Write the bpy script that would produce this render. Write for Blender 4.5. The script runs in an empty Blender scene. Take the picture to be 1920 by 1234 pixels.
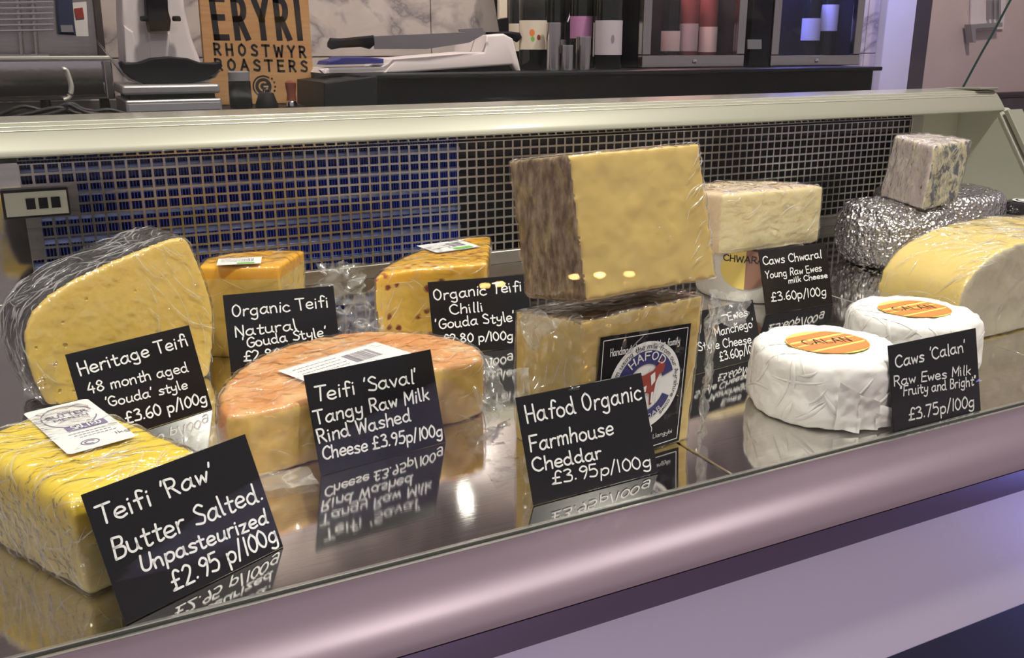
import bpy, bmesh, math, random
from mathutils import Vector, Matrix, noise
from mathutils.bvhtree import BVHTree
random.seed(7)
SC = bpy.context.scene
COL = SC.collection
V = Vector

# ------------------------------------------------------------------ camera
FPX = 1762.0; YAW = math.radians(27.0); PITCH = math.atan(537 / 1762.0); EYE = V((0, 0, .30))
cd = bpy.data.cameras.new('camera'); cd.sensor_width = 36; cd.lens = 36 * FPX / 1920; cd.clip_start = .01
cam = bpy.data.objects.new('camera', cd); COL.objects.link(cam)
cam.location = EYE; cam.rotation_euler = (math.pi / 2 - PITCH, 0, -YAW); SC.camera = cam

# ------------------------------------------------------------------ world, lights, exposure
w = bpy.data.worlds.new('room_ambience'); SC.world = w; w.use_nodes = True
w.node_tree.nodes['Background'].inputs[0].default_value = (.52, .43, .46, 1)
w.node_tree.nodes['Background'].inputs[1].default_value = .27
SC.view_settings.view_transform = 'Standard'; SC.view_settings.look = 'None'
SC.view_settings.exposure = 1.05; SC.view_settings.gamma = 1.0; SC.view_settings.use_curve_mapping = False
SC.cycles.transparent_max_bounces = 32
SC.cycles.max_bounces = 6; SC.cycles.diffuse_bounces = 3; SC.cycles.glossy_bounces = 4
SC.cycles.use_adaptive_sampling = True; SC.cycles.adaptive_threshold = .05; SC.cycles.adaptive_min_samples = 16

def lamp(name, kind, loc, energy, color, target=None, size=.1, size_y=None, spot=70, blend=.6, spread=None):
    l = bpy.data.lights.new(name, kind); l.energy = energy; l.color = color
    if kind == 'AREA':
        l.shape = 'RECTANGLE'; l.size = size; l.size_y = size_y or size
        if spread: l.spread = math.radians(spread)
    else:
        l.shadow_soft_size = size
    if kind == 'SPOT': l.spot_size = math.radians(spot); l.spot_blend = blend
    o = bpy.data.objects.new(name, l); COL.objects.link(o); o.location = loc
    if target is not None: o.rotation_euler = (V(target) - V(loc)).to_track_quat('-Z', 'Y').to_euler()
    return o
WARM = (1.0, .95, .85); SOFT = (1.0, .90, .76)
# ceiling downlights of the shop, in a row in front of the counter and one over the back counter
lamp('ceiling_downlight', 'SPOT', (-.25, .30, 1.75), 33, WARM, (-.05, .75, 0), .035, spot=80)
lamp('ceiling_downlight', 'SPOT', (.62, .12, 1.75), 42, WARM, (.55, .75, 0), .035, spot=80)
lamp('ceiling_downlight', 'SPOT', (1.45, .35, 1.75), 36, WARM, (1.15, .85, 0), .035, spot=80)
lamp('back_downlight', 'SPOT', (.55, 1.75, 1.6), 32, (1, .87, .79), (.5, 2.7, .35), .06, spot=95)
lamp('back_downlight', 'SPOT', (1.75, 1.75, 1.6), 30, (1, .86, .79), (1.8, 2.8, .2), .06, spot=95)
lamp('back_downlight', 'SPOT', (3.6, 2.2, 1.6), 24, (1, .82, .76), (3.6, 3.3, .3), .06, spot=95)
# blue LED wash from the plinth and the corner of the room
lamp('blue_led_wash', 'AREA', (1.55, .33, -.50), 1.4, (.26, .28, 1.0), (1.05, .44, -.14), .6, .05)
lamp('violet_fill', 'AREA', (.20, .02, -.62), 1.3, (.72, .60, 1.0), (.55, .44, -.10), 1.3, .32)  # added fill without a fitting, brightens the white front panel
lamp('blue_led_corner', 'AREA', (2.95, 2.35, .75), 1.6, (.25, .27, 1.0), (3.0, 2.6, .2), .12, .5)

# ------------------------------------------------------------------ pixel / place helpers (calibrated camera)
_fh = V((math.sin(YAW), math.cos(YAW), 0)); _R = V((math.cos(YAW), -math.sin(YAW), 0))
_fw = _fh * math.cos(PITCH) + V((0, 0, -math.sin(PITCH))); _U = _R.cross(_fw)
def ray(x, y): return _fw + _R * ((x - 960) / FPX) - _U * ((y - 617) / FPX)
def atz(x, y, z=0.):
    d = ray(x, y); return EYE + d * ((z - EYE.z) / d.z)
def aty(x, y, Y):
    d = ray(x, y); return EYE + d * (Y / d.y)
def atp(x, y, A, N):
    d = ray(x, y); return EYE + d * ((A - EYE).dot(N) / d.dot(N))

# lamp that mirrors in the steel deck; the rest are added, unseen, for film glints
for _x, _y, _e in ((873, 937, .12), (330, 960, 5.0), (1150, 800, 4.0), (1560, 750, 4.0)):
    _d = ray(_x, _y); _p = atz(_x, _y); _r = V((_d.x, _d.y, -_d.z)); _q = _p + _r * (1.15 / _r.z)
    lamp('glint_lamp', 'SPOT', _q, _e, WARM, (_q.x - .1, _q.y - .9, 0), .02, spot=130)

# ------------------------------------------------------------------ materials
MATS = {}
def nodes(name):
    m = bpy.data.materials.new(name); m.use_nodes = True; MATS[name] = m
    nt = m.node_tree; b = nt.nodes['Principled BSDF']
    return m, nt, b
def N(nt, t, **kw):
    n = nt.nodes.new(t)
    for k, v in kw.items():
        if hasattr(n, k): setattr(n, k, v)
    return n
def coords(nt, scale=(1, 1, 1), rot=(0, 0, 0)):
    tc = N(nt, 'ShaderNodeTexCoord'); mp = N(nt, 'ShaderNodeMapping')
    mp.inputs['Scale'].default_value = scale; mp.inputs['Rotation'].default_value = rot
    nt.links.new(tc.outputs['Object'], mp.inputs['Vector']); return mp.outputs[0]
def noise_tex(nt, vec, scale, detail=4, rough=.55, dist=0):
    n = N(nt, 'ShaderNodeTexNoise'); n.inputs['Scale'].default_value = scale; n.inputs['Detail'].default_value = detail
    n.inputs['Roughness'].default_value = rough; n.inputs['Distortion'].default_value = dist
    nt.links.new(vec, n.inputs['Vector']); return n.outputs[0]
def ramp(nt, fac, stops):
    r = N(nt, 'ShaderNodeValToRGB'); e = r.color_ramp.elements
    e[0].position, e[0].color = stops[0][0], (*stops[0][1], 1); e[1].position, e[1].color = stops[-1][0], (*stops[-1][1], 1)
    for p, c in stops[1:-1]:
        k = e.new(p); k.color = (*c, 1)
    nt.links.new(fac, r.inputs[0]); return r.outputs[0]
def bump(nt, height, strength, dist=.001, normal=None):
    b = N(nt, 'ShaderNodeBump'); b.inputs['Strength'].default_value = strength; b.inputs['Distance'].default_value = dist
    nt.links.new(height, b.inputs['Height'])
    if normal is not None: nt.links.new(normal, b.inputs['Normal'])
    return b.outputs[0]
def mixc(nt, fac, a, b):
    m = N(nt, 'ShaderNodeMix', data_type='RGBA')
    nt.links.new(fac, m.inputs[0])
    for s, v in ((6, a), (7, b)):
        if isinstance(v, tuple): m.inputs[s].default_value = (*v, 1)
        else: nt.links.new(v, m.inputs[s])
    return m.outputs[2]
def plain(name, col, rough=.5, metal=0, emit=None, es=1, spec=.5, coat=0):
    m, nt, b = nodes(name)
    b.inputs['Base Color'].default_value = (*col, 1); b.inputs['Roughness'].default_value = rough; b.inputs['Metallic'].default_value = metal
    b.inputs['Specular IOR Level'].default_value = spec; b.inputs['Coat Weight'].default_value = coat; b.inputs['Coat Roughness'].default_value = .06
    if emit: b.inputs['Emission Color'].default_value = (*emit, 1); b.inputs['Emission Strength'].default_value = es
    # faint grain so that no surface is perfectly even
    n = noise_tex(nt, coords(nt), 90, 3)
    nt.links.new(bump(nt, n, .04, .0005), b.inputs['Normal'])
    return m
def mottled(name, c1, c2, scale=40, rough=.5, bstr=.3, bscale=None, bdist=.001, stretch=(1, 1, 1), metal=0, sss=0, lo=.35, hi=.65, detail=5, c3=None):
    m, nt, b = nodes(name)
    v = coords(nt, stretch)
    n = noise_tex(nt, v, scale, detail, .6)
    st = [(lo, c1), (hi, c2)] if c3 is None else [(lo, c1), ((lo + hi) / 2, c3), (hi, c2)]
    nt.links.new(ramp(nt, n, st), b.inputs['Base Color'])
    b.inputs['Roughness'].default_value = rough; b.inputs['Metallic'].default_value = metal
    nb = noise_tex(nt, v, bscale or scale * 3, 4)
    nt.links.new(bump(nt, nb, bstr, bdist), b.inputs['Normal'])
    if sss:
        b.inputs['Subsurface Weight'].default_value = sss; b.inputs['Subsurface Radius'].default_value = (.012, .007, .003); b.inputs['Subsurface Scale'].default_value = .6
    return m
def spotted(name, base, base2, spot, sscale, size, rough=.45, sss=.15, bstr=.15, density=.5):
    m, nt, b = nodes(name)
    v = coords(nt)
    n = noise_tex(nt, v, 25, 5)
    c = ramp(nt, n, [(.35, base), (.68, base2)])
    vo = N(nt, 'ShaderNodeTexVoronoi'); vo.inputs['Scale'].default_value = sscale; vo.inputs['Randomness'].default_value = 1
    vv = N(nt, 'ShaderNodeVectorMath', operation='ADD')
    nn = N(nt, 'ShaderNodeTexNoise'); nn.inputs['Scale'].default_value = sscale * 2.2; nt.links.new(v, nn.inputs['Vector'])
    sc = N(nt, 'ShaderNodeVectorMath', operation='SCALE'); sc.inputs['Scale'].default_value = .35 / sscale; nt.links.new(nn.outputs['Color'], sc.inputs[0])
    nt.links.new(v, vv.inputs[0]); nt.links.new(sc.outputs[0], vv.inputs[1]); nt.links.new(vv.outputs[0], vo.inputs['Vector'])
    d = ramp(nt, vo.outputs['Distance'], [(size * .5, (1, 1, 1)), (size, (0, 0, 0))])
    # only some cells carry a spot
    sel = N(nt, 'ShaderNodeSeparateColor'); nt.links.new(vo.outputs['Color'], sel.inputs[0])
    lt = N(nt, 'ShaderNodeMath', operation='LESS_THAN'); lt.inputs[1].default_value = density; nt.links.new(sel.outputs[0], lt.inputs[0])
    mu = N(nt, 'ShaderNodeMath', operation='MULTIPLY'); nt.links.new(d, mu.inputs[0]); nt.links.new(lt.outputs[0], mu.inputs[1])
    nt.links.new(mixc(nt, mu.outputs[0], c, spot), b.inputs['Base Color'])
    b.inputs['Roughness'].default_value = rough
    inv = N(nt, 'ShaderNodeMath', operation='SUBTRACT'); inv.inputs[0].default_value = 1; nt.links.new(mu.outputs[0], inv.inputs[1])
    nt.links.new(bump(nt, inv.outputs[0], .8, .0012, bump(nt, n, bstr, .001)), b.inputs['Normal'])
    if sss:
        b.inputs['Subsurface Weight'].default_value = sss; b.inputs['Subsurface Radius'].default_value = (.012, .007, .003); b.inputs['Subsurface Scale'].default_value = .6
    return m
def schlick(nt, f0, k=1.0, normal=None):
    ge = N(nt, 'ShaderNodeNewGeometry'); dt = N(nt, 'ShaderNodeVectorMath', operation='DOT_PRODUCT')
    nt.links.new(ge.outputs['Incoming'], dt.inputs[0]); nt.links.new(normal if normal is not None else ge.outputs['Normal'], dt.inputs[1])
    ab = N(nt, 'ShaderNodeMath', operation='ABSOLUTE'); nt.links.new(dt.outputs['Value'], ab.inputs[0])
    su = N(nt, 'ShaderNodeMath', operation='SUBTRACT', use_clamp=True); su.inputs[0].default_value = 1; nt.links.new(ab.outputs[0], su.inputs[1])
    po = N(nt, 'ShaderNodeMath', operation='POWER'); po.inputs[1].default_value = 5; nt.links.new(su.outputs[0], po.inputs[0])
    ma = N(nt, 'ShaderNodeMath', operation='MULTIPLY_ADD', use_clamp=True); ma.inputs[1].default_value = (1 - f0) * k; ma.inputs[2].default_value = f0 * k
    nt.links.new(po.outputs[0], ma.inputs[0]); return ma.outputs[0]
def film_mat(name, milk=.03, gloss=1.6, rough=.10, scale=60, stretch=(1, 1, 1), rot=(0, 0, 0), bstr=.55, tint=(.97, .97, .97), bdist=.003, crease=.22):
    m = bpy.data.materials.new(name); m.use_nodes = True; MATS[name] = m; nt = m.node_tree
    nt.nodes.clear(); out = N(nt, 'ShaderNodeOutputMaterial')
    v = coords(nt, stretch, rot)
    n1 = noise_tex(nt, v, scale, 2, .65)
    n3 = noise_tex(nt, v, scale * .45, 3, .62)
    su = N(nt, 'ShaderNodeMath', operation='SUBTRACT'); su.inputs[1].default_value = .5; nt.links.new(n3, su.inputs[0])
    ab = N(nt, 'ShaderNodeMath', operation='ABSOLUTE'); nt.links.new(su.outputs[0], ab.inputs[0])
    cr = N(nt, 'ShaderNodeMapRange'); cr.inputs['From Min'].default_value = 0; cr.inputs['From Max'].default_value = .030; cr.inputs['To Min'].default_value = crease; cr.inputs['To Max'].default_value = milk
    nt.links.new(ab.outputs[0], cr.inputs[0])
    nb = bump(nt, n1, bstr, bdist)
    fac = schlick(nt, .045 * gloss, 1.0, nb)
    tr = N(nt, 'ShaderNodeBsdfTransparent'); tr.inputs[0].default_value = (*tint, 1)
    di = N(nt, 'ShaderNodeBsdfDiffuse'); di.inputs[0].default_value = (.85, .85, .82, 1); nt.links.new(nb, di.inputs['Normal'])
    gl = N(nt, 'ShaderNodeBsdfGlossy'); gl.inputs['Roughness'].default_value = rough; gl.inputs[0].default_value = (.95, .95, .95, 1); nt.links.new(nb, gl.inputs['Normal'])
    m1 = N(nt, 'ShaderNodeMixShader'); nt.links.new(cr.outputs[0], m1.inputs[0]); nt.links.new(tr.outputs[0], m1.inputs[1]); nt.links.new(di.outputs[0], m1.inputs[2])
    m2 = N(nt, 'ShaderNodeMixShader'); nt.links.new(fac, m2.inputs[0]); nt.links.new(m1.outputs[0], m2.inputs[1]); nt.links.new(gl.outputs[0], m2.inputs[2])
    nt.links.new(m2.outputs[0], out.inputs[0]); return m
def glass_mat(name, tint=(.97, .985, .98), ior=1.45, k=1.0):
    m = bpy.data.materials.new(name); m.use_nodes = True; MATS[name] = m; nt = m.node_tree
    nt.nodes.clear(); out = N(nt, 'ShaderNodeOutputMaterial')
    fac = schlick(nt, ((ior - 1) / (ior + 1)) ** 2, k)
    tr = N(nt, 'ShaderNodeBsdfTransparent')
    tr.inputs[0].default_value = (*tint, 1)
    gl = N(nt, 'ShaderNodeBsdfGlossy'); gl.inputs['Roughness'].default_value = .01
    m2 = N(nt, 'ShaderNodeMixShader'); nt.links.new(fac, m2.inputs[0]); nt.links.new(tr.outputs[0], m2.inputs[1]); nt.links.new(gl.outputs[0], m2.inputs[2])
    nt.links.new(m2.outputs[0], out.inputs[0]); return m
def brushed(name, col, rough, var=.06, stretch=(2, 160, 160), bstr=.06, scale=6):
    m, nt, b = nodes(name)
    b.inputs['Metallic'].default_value = 1
    n = noise_tex(nt, coords(nt, stretch), scale, 4, .6)
    nt.links.new(ramp(nt, n, [(.3, tuple(c * .86 for c in col)), (.7, col)]), b.inputs['Base Color'])
    mr = N(nt, 'ShaderNodeMapRange'); mr.inputs['To Min'].default_value = max(.01, rough - var); mr.inputs['To Max'].default_value = rough + var
    nt.links.new(n, mr.inputs[0]); nt.links.new(mr.outputs[0], b.inputs['Roughness'])
    nt.links.new(bump(nt, n, bstr, .0004), b.inputs['Normal'])
    return m
def marble(name):
    m, nt, b = nodes(name)
    v = coords(nt)
    n1 = noise_tex(nt, coords(nt, (1, 1, 1.2), (0, .8, 0)), 3.2, 7, .55, .8)
    n2 = noise_tex(nt, v, 7.5, 6, .6, 1.2)
    a = N(nt, 'ShaderNodeMath', operation='SUBTRACT'); a.inputs[1].default_value = .5; nt.links.new(n1, a.inputs[0])
    ab = N(nt, 'ShaderNodeMath', operation='ABSOLUTE'); nt.links.new(a.outputs[0], ab.inputs[0])
    vein = ramp(nt, ab.outputs[0], [(0, (.9, .9, .9)), (.012, (.55, .55, .55)), (.06, (0, 0, 0))])
    base = ramp(nt, n2, [(.35, (.52, .46, .42)), (.65, (.60, .54, .50))])
    nt.links.new(mixc(nt, vein, base, (.22, .20, .21)), b.inputs['Base Color'])
    b.inputs['Roughness'].default_value = .22
    return m
def wood(name, c1, c2):
    m, nt, b = nodes(name)
    v = coords(nt, (2, 2, 24))
    n = noise_tex(nt, v, 5, 6, .6, .4)
    nt.links.new(ramp(nt, n, [(.3, c1), (.7, c2)]), b.inputs['Base Color'])
    b.inputs['Roughness'].default_value = .55
    nt.links.new(bump(nt, n, .15, .001), b.inputs['Normal']); return m

brushed('deck_steel', (.82, .80, .77), .055, .015, (2, 120, 120), .035)
brushed('grille_steel', (.60, .58, .54), .24, .06, (4, 60, 60), .04)
brushed('mirror_steel', (.72, .71, .68), .06, .02, (2, 30, 30), .02)
plain('fascia_aluminium', (.17, .125, .16), .40, .30)
plain('rail_paint', (.36, .345, .275), .40, .15, coat=.5)
plain('rail_ridge', (.80, .79, .68), .25, .5)
plain('end_panel_paint', (.50, .51, .41), .45)
plain('white_front_panel', (.80, .77, .80), .35)
plain('plinth_dark', (.035, .035, .05), .5)
plain('channel_metal', (.75, .75, .68), .2, .9)
plain('channel_rubber', (.02, .022, .02), .5)
plain('black_void', (.012, .012, .014), .7)
plain('reflection_blue', (.05, .11, .75), .4, 0)  # blue light mirrored in the glass, put into the colour
plain('reflection_band', (.30, .38, .70), .3, .4)
glass_mat('case_glass', (.985, .992, .988), 1.45, .28)
plain('glass_edge', (.03, .10, .09), .15, spec=.7)
plain('card_black', (.010, .010, .012), .22)
plain('chalk', (.80, .80, .80), .7)
plain('chalk_faint', (.60, .60, .62), .75)
plain('paper_white', (.80, .78, .74), .6)
plain('print_grey', (.30, .27, .33), .6)
plain('print_violet', (.22, .18, .30), .6)
plain('print_black', (.02, .02, .022), .5)
plain('print_green', (.18, .55, .08), .5)
plain('print_white', (.82, .82, .80), .55)
plain('print_navy', (.035, .035, .16), .45)
plain('print_red', (.33, .045, .03), .5)
plain('print_orange', (.85, .25, .05), .5)
plain('print_yellow', (.88, .68, .18), .5)
plain('label_black', (.008, .008, .010), .25)
film_mat('cling_film', .01, 1.4, .12, 70, (1, 1, 1), (0, 0, 0), 1.0, bdist=.006, crease=.05)
film_mat('cling_film_streak', .01, 1.8, .13, 60, (.22, 1.5, 1.5), (0, 0, -.45), 1.0, bdist=.008, crease=.06)
film_mat('film_crease', .24, 2.8, .10, 90, (1, 1, 1), (0, 0, 0), .3, crease=.34)
film_mat('smooth_film', .01, 1.2, .06, 20, (1, 1, 1), (0, 0, 0), .15, bdist=.002, crease=.02)
film_mat('vacuum_bag', .015, 1.5, .12, 38, (1, 1, 1), (0, 0, 0), .9, bdist=.006, crease=.08)
film_mat('milky_bag', .15, 2.2, .12, 45, (1, 1, 1), (0, 0, 0), .8, (.95, .95, .93), crease=.35)

# ------------------------------------------------------------------ mesh helpers
def tag(o, label=None, cat=None, group=None, kind=None):
    for k, v in (('label', label), ('category', cat), ('group', group), ('kind', kind)):
        if v: o[k] = v
    return o
def thing(name, loc, label, cat, group=None):
    o = bpy.data.objects.new(name, None); COL.objects.link(o); o.location = loc; o.empty_display_size = .02
    return tag(o, label, cat, group)
def world_loc(o):
    p = V((0, 0, 0))
    while o is not None: p += o.location; o = o.parent
    return p
GROUND = None
def part(name, me, parent=None, mats=None, label=None, smooth=None, kind=None):
    """Link a mesh given in world coordinates; its origin moves to the parent's origin."""
    if mats:
        for m in ([mats] if isinstance(mats, str) else mats): me.materials.append(MATS[m])
    o = bpy.data.objects.new(name, me); COL.objects.link(o)
    if GROUND is not None and parent is not None:
        for v_ in me.vertices:
            if v_.co.z < GROUND: v_.co.z = GROUND
    if parent is not None:
        me.transform(Matrix.Translation(-world_loc(parent))); o.parent = parent
    else:
        pass
    if smooth is not None:
        me.polygons.foreach_set('use_smooth', [True] * len(me.polygons))
        me.set_sharp_from_angle(angle=math.radians(smooth))
    if label: o['label'] = label
    if kind: o['kind'] = kind
    return o
def base_at(o, loc):
    """Give a top-level mesh an origin at its base."""
    o.data.transform(Matrix.Translation(-V(loc))); o.location = loc; return o
def mesh_of(bm, name='m'):
    bmesh.ops.recalc_face_normals(bm, faces=bm.faces[:])
    me = bpy.data.meshes.new(name); bm.to_mesh(me); bm.free(); return me
def pyd(verts, faces, name='m'):
    me = bpy.data.meshes.new(name); me.from_pydata([tuple(v) for v in verts], [], faces); me.update(); return me
def bm_box(bm, lo, hi, bev=0, seg=2, mat=0):
    r = bmesh.ops.create_cube(bm, size=1); vs = r['verts']
    for v in vs:
        v.co = V(((lo[0] + hi[0]) / 2 + v.co.x * (hi[0] - lo[0]), (lo[1] + hi[1]) / 2 + v.co.y * (hi[1] - lo[1]), (lo[2] + hi[2]) / 2 + v.co.z * (hi[2] - lo[2])))
    fs = set(f for v in vs for f in v.link_faces)
    for f in fs: f.material_index = mat
    if bev:
        es = list(set(e for v in vs for e in v.link_edges))
        bmesh.ops.bevel(bm, geom=es, offset=bev, segments=seg, affect='EDGES', profile=.5)
def box(lo, hi, bev=0, seg=2):
    bm = bmesh.new(); bm_box(bm, lo, hi, bev, seg); return mesh_of(bm)
def bm_prism(bm, outline, ext, bev=0, seg=2, outline2=None):
    o2 = outline2 or [V(p) + V(ext) for p in outline]
    a = [bm.verts.new(p) for p in outline]; b = [bm.verts.new(p) for p in o2]
    n = len(a); fa = bm.faces.new(a); fb = bm.faces.new(b[::-1])
    for i in range(n): bm.faces.new((a[i], b[i], b[(i + 1) % n], a[(i + 1) % n]))
    bmesh.ops.recalc_face_normals(bm, faces=bm.faces[:])
    if bev:
        es = [e for f in (fa, fb) for e in f.edges]
        bmesh.ops.bevel(bm, geom=es, offset=bev, segments=seg, affect='EDGES', profile=.5)
def prism(outline, ext, bev=0, seg=2, outline2=None):
    bm = bmesh.new(); bm_prism(bm, outline, ext, bev, seg, outline2); return mesh_of(bm)
def slab(pxs, Y, depth, bev=0, seg=2):
    """A solid whose front outline stands in the plane y=Y, extruded back by depth."""
    return prism([aty(x, y, Y) for x, y in pxs], V((0, depth, 0)), bev, seg)
def lathe(profile, c, seg=24, axis='Z', ph=0):
    """profile: (radius, height) pairs."""
    vs, fs = [], []
    n = len(profile)
    for i in range(seg):
        a = ph + 2 * math.pi * i / seg
        for r, h in profile: vs.append(V((c[0] + r * math.cos(a), c[1] + r * math.sin(a), c[2] + h)))
    for i in range(seg):
        j = (i + 1) % seg
        for k in range(n - 1): fs.append((i * n + k, j * n + k, j * n + k + 1, i * n + k + 1))
    bm = bmesh.new(); bv = [bm.verts.new(v) for v in vs]
    for f in fs:
        try: bm.faces.new([bv[i] for i in f])
        except ValueError: pass
    bmesh.ops.remove_doubles(bm, verts=bm.verts[:], dist=1e-6)
    be = [e for e in bm.edges if e.is_boundary]
    if be: bmesh.ops.holes_fill(bm, edges=be, sides=0)
    return mesh_of(bm)
def tube(pts, r, seg=8, closed=False):
    bm = bmesh.new(); pts = [V(p) for p in pts]; rings = []; n = len(pts)
    for i, p in enumerate(pts):
        t = (pts[min(i + 1, n - 1)] - pts[max(i - 1, 0)]).normalized()
        up = V((0, 0, 1)) if abs(t.z) < .9 else V((1, 0, 0))
        s = t.cross(up).normalized(); u = s.cross(t)
        rr = r[i] if isinstance(r, (list, tuple)) else r
        rings.append([bm.verts.new(p + (s * math.cos(a) + u * math.sin(a)) * rr) for a in [2 * math.pi * k / seg for k in range(seg)]])
    for i in range(n - 1):
        for k in range(seg): bm.faces.new((rings[i][k], rings[i][(k + 1) % seg], rings[i + 1][(k + 1) % seg], rings[i + 1][k]))
    bm.faces.new(rings[0][::-1]); bm.faces.new(rings[-1])
    return mesh_of(bm)
def smooth_line(p, n=6, closed=False):
    """Catmull-Rom through points (any dimension)."""
    out = []; m = len(p)
    if m < 3: return [V(q) for q in p]
    for i in range(m if closed else m - 1):
        P = [V(p[(i + k) % m]) if closed else V(p[max(0, min(m - 1, i + k))]) for k in (-1, 0, 1, 2)]
        for j in range(n):
            t = j / n
            out.append(.5 * ((2 * P[1]) + (P[2] - P[0]) * t + (2 * P[0] - 5 * P[1] + 4 * P[2] - P[3]) * t * t + (3 * P[1] - P[0] - 3 * P[2] + P[3]) * t ** 3))
    if not closed: out.append(V(p[-1]))
    return out
def remeshed(me, voxel, smooth_it=2):
    o = bpy.data.objects.new('tmp', me); COL.objects.link(o)
    md = o.modifiers.new('r', 'REMESH'); md.mode = 'VOXEL'; md.voxel_size = voxel; md.adaptivity = 0
    if smooth_it:
        s = o.modifiers.new('s', 'SMOOTH'); s.factor = .5; s.iterations = smooth_it
    dg = bpy.context.evaluated_depsgraph_get()
    r = bpy.data.meshes.new_from_object(o.evaluated_get(dg))
    bpy.data.objects.remove(o); bpy.data.meshes.remove(me)
    return r
def wobble(me, amp, scale, off=0., seed=0, ridged=False, oct=4):
    bm = bmesh.new(); bm.from_mesh(me); bm.normal_update()
    for v in bm.verts:
        p = v.co * scale + V((seed * 7.3, seed * 3.1, seed * 1.7))
        n = noise.fractal(p, 1.0, 2.0, oct)
        if ridged: n = 1 - 2.2 * abs(n)
        v.co = v.co + v.normal * (off + amp * n)
    bm.to_mesh(me); bm.free(); return me
def faces_by(me, fn):
    for p in me.polygons: p.material_index = fn(p.center, p.normal)
def film_over(me, off=.0012, amp=.0012, scale=45, seed=1, ridged=True):
    return wobble(me.copy(), amp, scale, off, seed, ridged, 3)
def crumple(c, nx=22, ny=22, amp=.006, scale=40, seed=0, thick=.0):
    """Loose crumpled sheet between four corner points (a, b, c, d in order)."""
    a, b, cc, d = [V(p) for p in c]
    nrm = (b - a).cross(d - a).normalized(); vs, fs = [], []
    for i in range(nx + 1):
        for j in range(ny + 1):
            s, t = i / nx, j / ny
            p = (a * (1 - s) + b * s) * (1 - t) + (d * (1 - s) + cc * s) * t
            q = p * scale + V((seed * 5.1, seed * 2.3, seed))
            h = noise.fractal(q, 1, 2, 3)
            e = min(s, 1 - s, t, 1 - t)
            jit = V((noise.noise(q * 1.3 + V((9, 0, 0))), noise.noise(q * 1.3 + V((0, 9, 0))), noise.noise(q * 1.3 + V((0, 0, 9))))) * amp * .9
            vs.append(p + nrm * amp * (1 - 2.4 * abs(h)) + jit); 
    for i in range(nx):
        for j in range(ny):
            k = i * (ny + 1) + j; fs.append((k, k + ny + 1, k + ny + 2, k + 1))
    return pyd(vs, fs)

def wrinkles(t, me, n, dirv, L, seed=1, wd=.0008, spread=.35, mat='film_crease', name='film_wrinkles', keep=None, rise=1.1):
    """Raised creases of a wrapping: thin tent-shaped folds that follow the wrapped surface (me in world coordinates)."""
    rnd = random.Random(seed)
    bvh = BVHTree.FromPolygons([v.co.copy() for v in me.vertices], [tuple(p.vertices) for p in me.polygons])
    vs, fs = [], []; tries = 0; made = 0; nv = len(me.vertices)
    while made < n and tries < n * 30:
        tries += 1
        v = me.vertices[rnd.randrange(nv)]; p = v.co.copy()
        if v.normal.dot((EYE - p).normalized()) < .05 or (keep and not keep(p, v.normal)): continue
        d = V(dirv) + V((rnd.uniform(-1, 1), rnd.uniform(-1, 1), rnd.uniform(-1, 1))) * spread
        ln = L * rnd.uniform(.35, 1.15); w0 = wd * rnd.uniform(.5, 1.4); k = 9; curl = rnd.uniform(-.12, .12)
        rows = []
        for i in range(k):
            loc, nr, _, _ = bvh.find_nearest(p)
            if loc is None: break
            tg = d - nr * d.dot(nr)
            if tg.length < 1e-5: break
            tg.normalize(); sd = nr.cross(tg); ww = w0 * math.sin(math.pi * (i + .4) / (k - .2)) + .00006
            q = loc + nr * .0003
            rows.append((q - sd * ww, q + nr * ww * rise + sd * ww * rnd.uniform(-.2, .2), q + sd * ww))
            d = tg + sd * curl; p = loc + tg * ln / k
        if len(rows) < 4: continue
        b = len(vs)
        for r in rows: vs += list(r)
        for i in range(len(rows) - 1):
            for j in (0, 1): fs.append((b + 3 * i + j, b + 3 * i + 3 + j, b + 3 * i + 4 + j, b + 3 * i + 1 + j))
        made += 1
    return part(name, pyd(vs, fs), t, mat, smooth=180, kind='stuff')

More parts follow.
